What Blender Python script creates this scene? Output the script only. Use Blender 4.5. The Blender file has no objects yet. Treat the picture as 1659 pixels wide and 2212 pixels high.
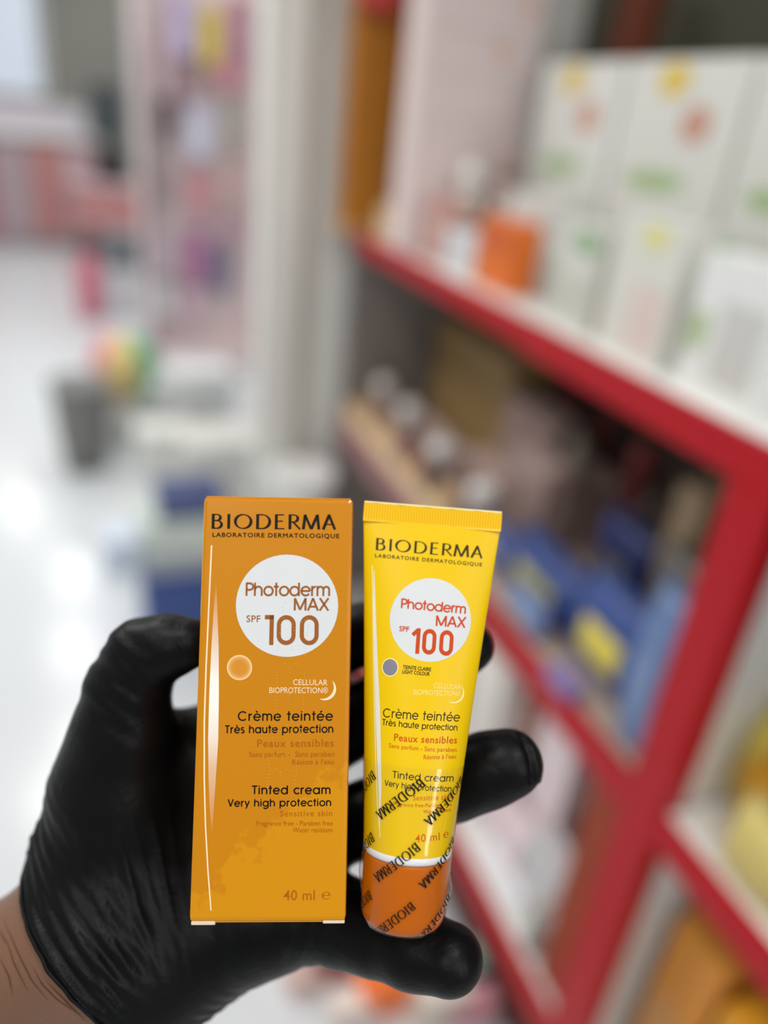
import bpy, bmesh, math, random
import numpy as np
from mathutils import Vector, Matrix, noise
from mathutils.bvhtree import BVHTree

random.seed(4)
S = bpy.context.scene
COL = S.collection

# ------------------------------------------------------------------ camera
# world: X to the right (into the shelf unit), Y along the aisle, Z up, metres; eye 1.5 m above the floor
FPX, CX, CY = 1661.0, 829.5, 1106.0
EYE = Vector((0, 0, 1.5))
_y = Vector((145 - CX, 170 - CY, FPX)).normalized()          # aisle direction seen from the lens
_d = Vector((489 - CX, 4303 - CY, FPX)); _d = (_d - _y * _d.dot(_y)).normalized()
_z = -_d
_x = _y.cross(_z)
R3 = Matrix((_x, _y, _z))                                      # lens (x right, y down, z ahead) -> world
CAMROT = R3 @ Matrix(((1, 0, 0), (0, -1, 0), (0, 0, -1)))      # blender camera axes -> world
CAMM = Matrix.Translation(EYE) @ CAMROT.to_4x4()
cd = bpy.data.cameras.new('camera'); cam = bpy.data.objects.new('camera', cd); COL.objects.link(cam)
cam.matrix_world = CAMM
cd.sensor_fit = 'VERTICAL'; cd.sensor_height = 36.0; cd.sensor_width = 27.0
cd.lens = FPX / 2212 * 36.0
cd.clip_start = 0.01; cd.clip_end = 60
cd.dof.use_dof = True; cd.dof.focus_distance = 0.2; cd.dof.aperture_fstop = 2.8
S.camera = cam

# ------------------------------------------------------------------ world, lamps, exposure
W = bpy.data.worlds.new('shop_ambient'); S.world = W; W.use_nodes = True
W.node_tree.nodes['Background'].inputs[0].default_value = (0.93, 0.97, 1.0, 1)
W.node_tree.nodes['Background'].inputs[1].default_value = 0.50
def area(name, loc, size, power, rot=(0, 0, 0), col=(1, 0.98, 0.95), shape='DISK'):
    l = bpy.data.lights.new(name, 'AREA'); l.shape = shape; l.size = size; l.energy = power; l.color = col
    o = bpy.data.objects.new(name, l); COL.objects.link(o); o.location = loc; o.rotation_euler = rot
    return o
for k, (x, y) in enumerate([(-0.33, 7.2), (-0.33, 5.9), (-0.25, 4.75), (-0.45, 4.2), (-0.9, 1.9), (-0.75, 0.3), (-1.0, -1.2), (0.35, -0.4), (0.9, 3.6), (1.0, 6.5), (-1.6, 3.6), (0.35, -1.9), (-0.9, 8.8), (0.6, 9.6), (-1.3, 2.7)]):
    area('ceiling_lamp', (x, y, 2.95), 0.34, 44 if (x, y) == (-0.9, 1.9) else 21)  # last few are unseen lamps added to brighten far end and shelf goods
hl = area('film_streak_light', (1.25, -2.75, 2.45), 0.40, 30, (math.radians(80), 0, math.radians(25)), (1, 1, 1), 'RECTANGLE'); hl.data.size_y = 1.1  # unseen light added for the streak on the film and front fill
S.view_settings.view_transform = 'Standard'
S.view_settings.look = 'None'
S.view_settings.gamma = 1.0
S.view_settings.use_curve_mapping = False
S.view_settings.exposure = -0.75
S.cycles.use_denoising = True
S.cycles.max_bounces = 8
S.cycles.transparent_max_bounces = 16
S.cycles.caustics_reflective = False; S.cycles.caustics_refractive = False

# ------------------------------------------------------------------ helpers
def lin(c):
    return tuple(((v / 255) / 12.92 if v / 255 <= 0.04045 else ((v / 255 + 0.055) / 1.055) ** 2.4) for v in c)
MATS = {}
def mat(name, rgb, rough=0.5, spec=0.5, var=0.06, scale=40.0, bump=0.0, coat=0.0, metal=0.0, rgb2=None):
    """procedural material: base colour broken up by noise between rgb and a second tone"""
    if name in MATS: return MATS[name]
    m = bpy.data.materials.new(name); m.use_nodes = True
    n = m.node_tree.nodes; L = m.node_tree.links
    b = n['Principled BSDF']
    b.inputs['Roughness'].default_value = rough
    b.inputs['Specular IOR Level'].default_value = spec
    b.inputs['Coat Weight'].default_value = coat
    b.inputs['Metallic'].default_value = metal
    c = lin(rgb); c2 = lin(rgb2) if rgb2 else tuple(max(0, v * (1 - var * 2)) for v in c)
    tc = n.new('ShaderNodeTexCoord'); nz = n.new('ShaderNodeTexNoise')
    nz.inputs['Scale'].default_value = scale; nz.inputs['Detail'].default_value = 4
    L.new(tc.outputs['Object'], nz.inputs['Vector'])
    mx = n.new('ShaderNodeMix'); mx.data_type = 'RGBA'
    mx.inputs[6].default_value = (*c, 1); mx.inputs[7].default_value = (*c2, 1)
    L.new(nz.outputs['Fac'], mx.inputs[0]); L.new(mx.outputs[2], b.inputs['Base Color'])
    if bump:
        bp = n.new('ShaderNodeBump'); bp.inputs['Strength'].default_value = bump; bp.inputs['Distance'].default_value = 0.001
        L.new(nz.outputs['Fac'], bp.inputs['Height']); L.new(bp.outputs['Normal'], b.inputs['Normal'])
    MATS[name] = m
    return m
_cm = {}
def cmat(rgb, rough=0.45):
    k = 'packing_%d_%d_%d' % rgb
    return mat(k, rgb, rough=rough, spec=0.4, var=0.04, scale=60)

WM = {}                                                        # object -> world matrix
def link(o, parent=None, M=None):
    COL.objects.link(o)
    if parent is not None:
        o.parent = parent; WM[o.name] = WM[parent.name].copy()
        if M is not None: o.matrix_basis = M; WM[o.name] = WM[parent.name] @ M
    else:
        M = M or Matrix.Identity(4); o.matrix_world = M; WM[o.name] = M.copy()
    return o
def tag(o, label=None, cat=None, group=None, kind=None):
    if label: o['label'] = label
    if cat: o['category'] = cat
    if group: o['group'] = group
    if kind: o['kind'] = kind
    return o
def mesh_obj(name, verts, faces, m, parent=None, M=None, smooth=False, world=False):
    """verts local to the parent (or, with world=True, in world space and brought into the parent's frame)"""
    me = bpy.data.meshes.new(name)
    if world and parent is not None:
        Mi = WM[parent.name].inverted(); verts = [Mi @ Vector(v) for v in verts]
    me.from_pydata([tuple(v) for v in verts], [], [tuple(int(i) for i in f) for f in faces]); me.update()
    if smooth:
        me.polygons.foreach_set('use_smooth', [True] * len(me.polygons))
    for mm in (m if isinstance(m, (list, tuple)) else [m]): me.materials.append(mm)
    return link(bpy.data.objects.new(name, me), parent, M)
def bm_obj(name, bm, m, parent=None, M=None, smooth=False):
    me = bpy.data.meshes.new(name); bm.to_mesh(me); bm.free()
    if smooth: me.polygons.foreach_set('use_smooth', [True] * len(me.polygons))
    me.materials.append(m)
    return link(bpy.data.objects.new(name, me), parent, M)
def empty(name, loc, rz=0.0, M=None):
    o = bpy.data.objects.new(name, None); o.empty_display_size = 0.02
    return link(o, None, M or (Matrix.Translation(loc) @ Matrix.Rotation(rz, 4, 'Z')))
def bm_box(bm, x0, x1, y0, y1, z0, z1, bev=0.0):
    r = bmesh.ops.create_cube(bm, size=1.0)
    vs = r['verts']
    for v in vs:
        v.co = Vector((x0 + (v.co.x + .5) * (x1 - x0), y0 + (v.co.y + .5) * (y1 - y0), z0 + (v.co.z + .5) * (z1 - z0)))
    if bev:
        es = list({e for v in vs for e in v.link_edges})
        bmesh.ops.bevel(bm, geom=es, offset=bev, segments=2, affect='EDGES', profile=0.6)
def box(name, x0, x1, y0, y1, z0, z1, m, parent=None, bev=0.0):
    bm = bmesh.new(); bm_box(bm, x0, x1, y0, y1, z0, z1, bev); return bm_obj(name, bm, m, parent)
def lathe(name, prof, m, parent=None, seg=24, M=None):
    vs, fs = [], []
    for (r, z) in prof:
        for k in range(seg):
            a = 2 * math.pi * k / seg; vs.append((r * math.cos(a), r * math.sin(a), z))
    for i in range(len(prof) - 1):
        for k in range(seg):
            a, b = i * seg + k, i * seg + (k + 1) % seg
            fs.append((a, b, b + seg, a + seg))
    fs.append(tuple(reversed(range(seg)))); fs.append(tuple(range((len(prof) - 1) * seg, len(prof) * seg)))
    return mesh_obj(name, vs, fs, m, parent, M, smooth=True)
def ray(px, py):
    return (R3 @ Vector((px - CX, py - CY, FPX)))
def at(px, py, axis, val):
    """point of the place where the sight line through a photo pixel meets the plane axis = val"""
    r = ray(px, py); k = 'XYZ'.index(axis)
    return EYE + r * ((val - EYE[k]) / r[k])
def lens(px, py, d):
    """point d metres ahead of the lens"""
    return EYE + ray(px, py) * (d / FPX)

# ------------------------------------------------------------------ the setting
m_floor = mat('white_tile', (220, 224, 227), rough=0.18, spec=0.28, var=0.02, scale=3)
bm = bmesh.new(); bm_box(bm, -4, 4, -3, 11.2, -0.05, 0)
tag(bm_obj('floor', bm, m_floor), kind='structure')
m_wall = mat('white_wall_paint', (232, 232, 228), rough=0.6, var=0.03, scale=5)
tag(box('wall_far', -4, 4, 11.0, 11.1, 0, 3.1, mat('warm_wall_paint', (212, 208, 202), rough=0.6)), kind='structure')
tag(box('wall_left', -4, -3.9, -3, 11, 0, 3.1, m_wall), kind='structure')
# olive wall behind the shelf unit, with a brown upright on it
tag(box('wall_right', 1.12, 1.2, -0.8, 1.80, 0, 3.1, mat('olive_wall_paint', (74, 73, 58), rough=0.7)), kind='structure')
# white pillar that closes the aisle end of the shelf unit
a = at(556, 300, 'Y', 1.92); b = at(662, 300, 'Y', 1.80)
box_m = mat('pillar_paint', (226, 226, 220), rough=0.55, var=0.02, scale=6)
tag(box('wall_pillar', a.x, 1.2, 1.82, 1.92, 0, 3.1, box_m), kind='structure')
tag(box('trim_1', b.x, b.x + .026, 1.806, 1.82, 0, 3.1, mat('beige_trim', (176, 168, 158))), kind='structure')
tag(box('baseboard_pillar', a.x - .004, 1.2, 1.80, 1.82, 0, 0.09, mat('grey_skirting', (150, 146, 140))), kind='structure')
# window and dark doorway in the far wall
a = at(-60, 185, 'Y', 10.98); b = at(78, -80, 'Y', 10.98)
w = tag(box('window_1', a.x, b.x, 10.93, 10.99, a.z, b.z + .4, mat('window_pane', (214, 222, 236), rough=0.2)), kind='structure')
pb_ = MATS['window_pane'].node_tree.nodes['Principled BSDF']; pb_.inputs['Emission Color'].default_value = (.80, .88, 1, 1); pb_.inputs['Emission Strength'].default_value = .55   # daylight outside
box('window_frame', a.x - .02, a.x + .03, 10.90, 10.99, a.z, b.z + .4, m_wall, w)
box('window_frame', b.x - .03, b.x + .02, 10.90, 10.99, a.z, b.z + .4, m_wall, w)
box('window_frame', a.x, b.x, 10.90, 10.99, a.z - .05, a.z, m_wall, w)
a = at(112, 420, 'Y', 10.98); b = at(268, -60, 'Y', 10.98)
d = tag(box('door_1', a.x, b.x, 10.93, 10.99, 0, b.z + .2, mat('grey_door', (150, 148, 140), rough=0.5)), kind='structure')
box('door_frame', b.x, b.x + .05, 10.90, 10.99, 0, b.z + .2, m_wall, d)
box('door_handle', a.x + .06, a.x + .08, 10.88, 10.93, 1.0, 1.14, mat('steel', (150, 150, 150), rough=0.3, metal=1), d)

# ------------------------------------------------------------------ the red shelf unit on the right
FX = 0.58                                                      # front face of the shelving
D1, D2, D3 = 1.257, 0.806, 0.288                               # the three deck tops
m_red = mat('red_laminate', (178, 4, 24), rough=0.4, spec=0.25, var=0.05, scale=15)
m_white = mat('white_laminate', (238, 238, 234), rough=0.4, var=0.02, scale=10)
m_beige = mat('beige_laminate', (196, 176, 160), rough=0.45, var=0.05, scale=12)
m_back = mat('brown_backboard', (132, 114, 108), rough=0.6, var=0.1, scale=9)
unit = tag(empty('shelf_unit', (FX + .2, 0.8, 0)), 'long white shelf unit edged in red along the right of the aisle', 'shelf unit')
WX, WY = FX + .2, 0.8
def ub(name, x0, x1, y0, y1, z0, z1, m, bev=0.001): return box(name, x0 - WX, x1 - WX, y0 - WY, y1 - WY, z0, z1, m, unit, bev)
YP0, YP1 = 0.462, 0.520                                        # upright between the two bays
ub('deck', FX + .012, 1.10, -0.5, 1.76, D1 - .03, D1, m_white)
ub('deck', FX + .012, 1.10, YP1, 1.76, D2 - .03, D2, m_beige)
ub('deck', FX + .012, 1.10, -0.5, YP0, D2 - .03, D2, m_white)
ub('deck', FX + .012, 1.10, YP1, 1.76, D3 - .03, D3, m_white)
ub('deck', FX + .012, 1.10, -0.5, YP0, D3 - .03, D3, m_white)
ub('edge_strip', FX, FX + .012, -0.5, 0.952, D1 - .041, D1 + .003, m_red)
ub('edge_strip', FX + .002, FX + .014, 0.955, 1.76, D1 - .036, D1 + .001, m_red)
ub('edge_strip', FX, FX + .012, YP1, 0.952, D2 - .056, D2, m_red)
ub('edge_strip', FX, FX + .012, 0.955, 1.76, D2 - .056, D2, mat('dimmed_red_laminate', (150, 104, 108), rough=.45))  # red strip, its darkening and blur put into a mauve tone
ub('edge_strip', FX, FX + .012, -0.5, YP0, D2 - .046, D2, m_red)
ub('edge_strip', FX, FX + .012, YP1, 1.76, D3 - .062, D3, m_red)
ub('edge_strip', FX, FX + .012, -0.5, YP0, D3 - .062, D3, m_red)
ub('upright', FX - .002, FX + .03, YP0, YP1, 0, D1 - .041, m_red)
ub('partition', FX + .03, 1.10, YP0 + .004, YP0 + .03, 0.0, D1 - .031, m_white)
ub('end_panel', FX + .012, 1.10, 1.76, 1.785, 0, D1, mat('grey_end_panel', (140, 132, 128)))
ub('back_panel', 1.10, 1.115, -0.5, 1.785, 0, D1 + .0, m_back)
ub('plinth', FX + .05, 1.10, -0.5, 1.76, 0, 0.08, mat('dark_plinth', (84, 40, 34)))

# ------------------------------------------------------------------ goods: builders
def carton(name, label, cat, base, size, rgb, rz=0.0, group=None, marks=(), flap=True):
    """printed carton: body, tuck flap on top, printed panels on the aisle-facing side (-X) or the near side (-Y)
    size = (sx, sy, sz); base = middle of the footprint"""
    sx, sy, sz = size
    base = Vector(base) + Vector((0, 0, .0006)); r = tag(empty(name, base, rz), label, cat, group)
    bm = bmesh.new(); bm_box(bm, -sx / 2, sx / 2, -sy / 2, sy / 2, 0, sz, min(size) * .03); bm_obj('body', bm, cmat(rgb), r)
    if flap:
        c2 = tuple(min(255, int(v * 1.04) + 4) for v in rgb)
        bm = bmesh.new(); bm_box(bm, -sx / 2 * .97, sx / 2 * .97, -sy / 2 * .97, sy / 2 * .97, sz, sz + .0012, .0005); bm_obj('lid_flap', bm, cmat(c2), r)
    for mi, (pn, side, u0, u1, v0, v1, c, shape) in enumerate(marks):
        eps = .0006 + .0002 * mi
        bm = bmesh.new()
        if shape == 'rect': pts = [(u0, v0), (u1, v0), (u1, v1), (u0, v1)]
        elif shape == 'leaf':
            pts = []
            for k in range(20):
                t = k / 20 * 2 * math.pi; q = math.sin(t) * .5 * abs(math.sin(t / 2)) ** .4
                uu, vv = math.cos(t) * .5, q
                ca, sa = math.cos(.7), math.sin(.7)
                pts.append(((u0 + u1) / 2 + (uu * ca - vv * sa) * (u1 - u0), (v0 + v1) / 2 + (uu * sa + vv * ca) * (v1 - v0)))
        else:
            pts = [((u0 + u1) / 2 + math.cos(k / 20 * 2 * math.pi) * (u1 - u0) / 2, (v0 + v1) / 2 + math.sin(k / 20 * 2 * math.pi) * (v1 - v0) / 2) for k in range(20)]
        if side == 'x': vs = [bm.verts.new((-sx / 2 - eps, (.5 - u) * sy, v * sz)) for u, v in pts]
        else: vs = [bm.verts.new(((u - .5) * sx, -sy / 2 - eps, v * sz)) for u, v in pts]
        bm.faces.new(vs); bm.normal_update(); bm_obj(pn, bm, cmat(c), r)
    return r
def bottle(label, base, rad, h, rgb, cap_rgb, lab_rgb=None, name='bottle', group=None, dome=False):
    base = Vector(base) + Vector((0, 0, .0006)); r = tag(empty(name, base), label, 'bottle', group)
    hb = h * .74
    lathe('body', [(rad * .9, 0), (rad, rad * .12), (rad, hb * .86), (rad * .86, hb * .95), (rad * .5, hb), (rad * .5, hb * 1.03)], cmat(rgb, .3), r)
    if dome: pc = [(rad * .82, hb * 1.0), (rad * .95, hb + (h - hb) * .35), (rad * .85, hb + (h - hb) * .7), (rad * .5, h * .985), (rad * .1, h)]
    else: pc = [(rad * .62, hb * 1.0), (rad * .62, h * .97), (rad * .56, h)]
    lathe('cap', pc, cmat(cap_rgb, .35), r)
    if lab_rgb: lathe('label', [(rad * 1.004, hb * .2), (rad * 1.01, hb * .22), (rad * 1.01, hb * .72), (rad * 1.004, hb * .74)], cmat(lab_rgb), r)
    return r
def pouch(label, base, size, rgb, rz=0.0, lab=None, tilt=0.0, group=None, name='pouch', cat='packet'):
    """pillow-shaped soft packet standing up: wide in Y, crimped seams top and bottom"""
    th, wd, h = size
    base = Vector(base) + Vector((0, 0, .0006)); M = Matrix.Translation(base) @ Matrix.Rotation(rz, 4, 'Z') @ Matrix.Rotation(tilt, 4, 'Y')
    r = tag(empty(name, base, M=M), label, cat, group)
    vs, fs = [], []; NU, NV = 24, 14
    for j in range(NV + 1):
        v = j / NV; t = max(.04, math.sin(math.pi * min(max(v, 0), 1)) ** .55)
        for i in range(NU):
            a = 2 * math.pi * i / NU; ca, sa = math.cos(a), math.sin(a)
            sg = lambda q, e: math.copysign(abs(q) ** e, q)
            vs.append((sg(ca, .8) * th / 2 * t, sg(sa, .55) * wd / 2 * (1 - .05 * (1 - t)), v * h))
    for j in range(NV):
        for i in range(NU):
            a, b = j * NU + i, j * NU + (i + 1) % NU; fs.append((a, b, b + NU, a + NU))
    fs.append(tuple(reversed(range(NU)))); fs.append(tuple(range(NV * NU, NV * NU + NU)))
    mesh_obj('bag', vs, fs, cmat(rgb, .35), r, smooth=True)
    box('top_seam', -.0015, .0015, -wd * .47, wd * .47, h, h + .012, cmat(tuple(int(v * .9) for v in rgb)), r)
    if lab:
        v2, f2 = [], []
        n = 8
        for j in range(n + 1):
            for i in range(n + 1):
                u, v = (i / n - .5) * .55, .32 + j / n * .36
                t = max(.04, math.sin(math.pi * v) ** .55)
                s_ = u * 2; sa = abs(s_) ** (1 / .55); ca = max(0, 1 - sa * sa) ** .5
                v2.append((-(ca ** .8) * th / 2 * t - .0012, u * wd, v * h))
        for j in range(n):
            for i in range(n): q = j * (n + 1) + i; f2.append((q, q + n + 1, q + n + 2, q + 1))
        mesh_obj('label', v2, f2, cmat(lab, .4), r, smooth=True)
    return r
def on_shelf(px0, px1, pytop, xf, deck, pym=None):
    """aisle-facing face between two photo columns on the plane X = xf -> near Y, far Y, height above the deck"""
    pym = pym if pym is not None else pytop + 60
    yf = at(px0, pym, 'X', xf).y; yn = at(px1, pym, 'X', xf).y
    z = at((px0 + px1) / 2, pytop, 'X', xf).z
    return yn, yf, max(.02, z - deck)
def shelf_carton(name, label, cat, px0, px1, pytop, xf, deck, depth, rgb, pym=None, zbase=None, **k):
    yn, yf, h = on_shelf(px0, px1, pytop, xf, zbase or deck, pym)
    return carton(name, label, cat, Vector((xf + depth / 2, (yn + yf) / 2, zbase or deck)), (depth, yf - yn, h), rgb, **k)

# ------------------------------------------------------------------ the held carton
PXQ = [(436, 1073), (759, 1079), (747, 1990), (408, 1992)]      # front corners: top left, top right, bottom right, bottom left
_r = [ray(*p) / FPX for p in PXQ]
_A = Matrix((_r[0], -_r[1], _r[2])).transposed()
_s = _A.inverted() @ _r[3]
_q = [_r[0] * _s[0], _r[1] * _s[1], _r[2] * _s[2], _r[3]]
_k = 0.040 / (_q[1] - _q[0]).length                              # the carton is 40 mm wide
BQ = [EYE + v * _k for v in _q]
BW, BH, BD = 0.040, (BQ[3] - BQ[0]).length, 0.026
bx_ = (BQ[2] - BQ[3]).normalized(); bz_ = (BQ[0] - BQ[3]); bz_ = (bz_ - bx_ * bz_.dot(bx_)).normalized(); by_ = bz_.cross(bx_)
BM = Matrix((( bx_.x, by_.x, bz_.x, 0), (bx_.y, by_.y, bz_.y, 0), (bx_.z, by_.z, bz_.z, 0), (0, 0, 0, 1)))
BM.translation = (BQ[3] + BQ[2]) / 2                             # local: x right, y into the carton, z up; front face y = 0
def orange_card():
    m = bpy.data.materials.new('orange_varnished_card'); m.use_nodes = True
    n = m.node_tree.nodes; L = m.node_tree.links; b = n['Principled BSDF']
    b.inputs['Roughness'].default_value = .38; b.inputs['Specular IOR Level'].default_value = .15
    b.inputs['Coat Weight'].default_value = .5; b.inputs['Coat Roughness'].default_value = .1
    tc = n.new('ShaderNodeTexCoord')
    # worn patches, their gloss painted as lighter orange, mostly towards the lower right corner
    nz = n.new('ShaderNodeTexNoise'); nz.inputs['Scale'].default_value = 95; nz.inputs['Detail'].default_value = 6; nz.inputs['Roughness'].default_value = .62
    L.new(tc.outputs['Object'], nz.inputs['Vector'])
    sp = n.new('ShaderNodeSeparateXYZ'); L.new(tc.outputs['Object'], sp.inputs[0])
    m1 = n.new('ShaderNodeMath'); m1.operation = 'MULTIPLY_ADD'; m1.inputs[1].default_value = 24; m1.inputs[2].default_value = .56
    L.new(sp.outputs['X'], m1.inputs[0])
    mz = n.new('ShaderNodeMath'); mz.operation = 'MULTIPLY_ADD'; mz.inputs[1].default_value = -27; L.new(sp.outputs['Z'], mz.inputs[0]); L.new(m1.outputs[0], mz.inputs[2])
    m2 = n.new('ShaderNodeMath'); m2.operation = 'MULTIPLY_ADD'; m2.inputs[1].default_value = 1.15
    L.new(nz.outputs['Fac'], m2.inputs[0]); L.new(mz.outputs[0], m2.inputs[2])
    rp = n.new('ShaderNodeValToRGB'); rp.color_ramp.elements[0].position = .50; rp.color_ramp.elements[1].position = .56
    L.new(m2.outputs[0], rp.inputs[0])
    n2 = n.new('ShaderNodeTexNoise'); n2.inputs['Scale'].default_value = 900; n2.inputs['Detail'].default_value = 2
    L.new(tc.outputs['Object'], n2.inputs['Vector'])
    mx = n.new('ShaderNodeMix'); mx.data_type = 'RGBA'
    mx.inputs[6].default_value = (*lin((199, 127, 0)), 1); mx.inputs[7].default_value = (*lin((208, 140, 0)), 1)
    L.new(rp.outputs[0], mx.inputs[0]); L.new(mx.outputs[2], b.inputs['Base Color'])
    bp = n.new('ShaderNodeBump'); bp.inputs['Strength'].default_value = .05; bp.inputs['Distance'].default_value = .0004
    L.new(n2.outputs['Fac'], bp.inputs['Height']); L.new(bp.outputs['Normal'], b.inputs['Normal'])
    return m
M_CARD = orange_card()
M_CARDIN = mat('raw_white_card', (226, 208, 182), rough=.8, var=.05, scale=300)
M_BLACK = mat('black_print', spec=.15, rgb=(24, 20, 14), rough=.45, var=.05, scale=300)
M_DISC = mat('white_print', spec=.15, rgb=(216, 219, 220), rough=.42, var=.02, scale=150)
M_BROWN = mat('brown_print', spec=.15, rgb=(158, 92, 38), rough=.45, var=.05, scale=300)
M_FAINT = mat('faint_brown_print', spec=.15, rgb=(176, 98, 10), rough=.45, var=.05, scale=300)
M_CREAM = mat('cream_print', spec=.15, rgb=(250, 224, 186), rough=.45, var=.03, scale=300)
held = tag(empty('carton', BM.translation, M=BM), 'orange sun cream carton held upright in the gloved hand, left of the yellow tube', 'box')
bm = bmesh.new(); bm_box(bm, -BW / 2, BW / 2, 0, BD, 0, BH, .0011); bm_obj('body', bm, M_CARD, held, smooth=False)
bm = bmesh.new(); bm_box(bm, -BW / 2 + .0006, BW / 2 - .0006, .0006, BD - .0006, BH - .0002, BH + .0003, .0002); bm_obj('lid_flap', bm, M_CARD, held)
bm = bmesh.new(); bm_box(bm, -BW / 2 + .0005, -BW / 2 + .0066, .0003, BD - .001, -.0009, 0.0001, .0002); o = bm_obj('bottom_flap', bm, M_CARDIN, held); o['label'] = 'raw white card edge'
bm = bmesh.new(); bm_box(bm, BW / 2 - .0059, BW / 2 - .0003, .0003, BD - .001, -.0007, 0.0001, .0002); o = bm_obj('bottom_flap', bm, M_CARDIN, held); o['label'] = 'raw white card edge'
bm = bmesh.new(); bm_box(bm, -BW / 2 + .0066, BW / 2 - .0059, .0006, BD - .001, -.0004, 0.0001, .0001); bm_obj('tuck_flap', bm, M_CARD, held)

# ------------------------------------------------------------------ lettering: strokes turned into ribbons
def arc(cx, cy, rx, ry, a0, a1, n=18):
    return [(cx + rx * math.cos(math.radians(a0 + (a1 - a0) * k / n)), cy + ry * math.sin(math.radians(a0 + (a1 - a0) * k / n))) for k in range(n + 1)]
def ribbon(pts, wf, V, F):
    """widens a polyline into quads; wf(direction) -> full width"""
    n = len(pts); P = [Vector(p) for p in pts]; closed = (P[0] - P[-1]).length < 1e-6
    if closed: P = P[:-1]; n -= 1
    b0 = len(V)
    for i in range(n):
        a = P[i - 1] if (i > 0 or closed) else None; c = P[(i + 1) % n] if (i < n - 1 or closed) else None
        d1 = (P[i] - a).normalized() if a is not None else None
        d2 = (c - P[i]).normalized() if c is not None else None
        d = ((d1 or d2) + (d2 or d1)).normalized()
        nn = Vector((-d.y, d.x)); w = wf(d) / 2
        if d1 is not None and d2 is not None: w /= max(.5, d.dot(d1))
        V.append((P[i].x + nn.x * w, P[i].y + nn.y * w)); V.append((P[i].x - nn.x * w, P[i].y - nn.y * w))
    for i in range(n if closed else n - 1):
        j = (i + 1) % n; F.append((b0 + 2 * i, b0 + 2 * i + 1, b0 + 2 * j + 1, b0 + 2 * j))
Lf = lambda *p: list(p)
G = {   # round geometric letters, cap height 1
 'o': (.80, [arc(.40, .37, .33, .33, 0, 360, 30)]),
 'd': (.86, [arc(.40, .37, .33, .33, 0, 360, 30), Lf((.74, 0), (.74, 1))]),
 'p': (.86, [arc(.42, .37, .33, .33, 0, 360, 30), Lf((.09, -.30), (.09, .76))]),
 'a': (.86, [arc(.40, .37, .33, .33, 0, 360, 30), Lf((.74, 0), (.74, .76))]),
 'g': (.86, [arc(.40, .37, .33, .33, 0, 360, 30), Lf((.74, .76), (.74, 0)), arc(.41, 0, .33, .27, 0, -150)]),
 'e': (.80, [Lf((.07, .38), (.73, .38)), arc(.40, .37, .33, .33, 2, 322, 26)]),
 'c': (.70, [arc(.40, .37, .33, .33, 42, 318, 24)]),
 'h': (.74, [Lf((.09, 0), (.09, 1)), Lf((.62, 0), (.62, .43)), arc(.355, .43, .265, .27, 0, 180)]),
 'n': (.74, [Lf((.09, 0), (.09, .76)), Lf((.62, 0), (.62, .43)), arc(.355, .43, .265, .27, 0, 180)]),
 'm': (1.10, [Lf((.09, 0), (.09, .76)), Lf((.54, 0), (.54, .48)), arc(.315, .48, .225, .22, 0, 180), Lf((.99, 0), (.99, .48)), arc(.765, .48, .225, .22, 0, 180)]),
 'r': (.42, [Lf((.09, 0), (.09, .76)), arc(.36, .42, .27, .28, 180, 85)]),
 't': (.40, [Lf((.19, 0), (.19, 1)), Lf((0, .70), (.38, .70))]),
 'i': (.24, [Lf((.10, 0), (.10, .76)), Lf((.10, .88), (.10, 1.0))]),
 'l': (.24, [Lf((.10, 0), (.10, 1))]),
 'T': (.64, [Lf((0, .945), (.62, .945)), Lf((.31, 0), (.31, .9))]),
 'P': (.64, [Lf((.09, 0), (.09, 1)), Lf((.09, .945), (.33, .945)), arc(.33, .70, .26, .245, 90, -90), Lf((.33, .455), (.09, .455))]),
 'M': (1.02, [Lf((.09, 0), (.09, .98)), Lf((.09, .98), (.5, .06)), Lf((.5, .06), (.91, .98)), Lf((.91, .98), (.91, 0))]),
 'A': (.86, [Lf((.04, 0), (.42, .98)), Lf((.42, .98), (.80, 0)), Lf((.18, .31), (.66, .31))]),
 'X': (.80, [Lf((.04, 0), (.70, 1)), Lf((.70, 0), (.04, 1))]),
 'C': (.98, [arc(.50, .5, .44, .45, 42, 318, 26)]),
 'V': (.76, [Lf((.03, 1), (.36, .03)), Lf((.36, .03), (.69, 1))]),
 'y': (.66, [Lf((.05, .76), (.33, .06)), Lf((.61, .76), (.18, -.28))]),
 's': (.52, [arc(.25, .555, .165, .155, 35, 270), arc(.25, .215, .19, .175, 90, -145)]),
 'u': (.74, [Lf((.09, .76), (.09, .33)), arc(.355, .33, .265, .28, 180, 360), Lf((.62, .76), (.62, 0))]),
 ' ': (.40, []),
}
G['è'] = (.80, G['e'][1] + [Lf((.27, 1.04), (.43, .86))])
G['é'] = (.80, G['e'][1] + [Lf((.53, 1.04), (.37, .86))])
def strokes(text, w, space=.0):
    V, F = [], []; x = 0
    for ch in text:
        adv, ss = G[ch]
        for s in ss: ribbon([(p[0] + x, p[1]) for p in s], lambda d: w, V, F)
        x += adv + space
    return V, F
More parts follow.
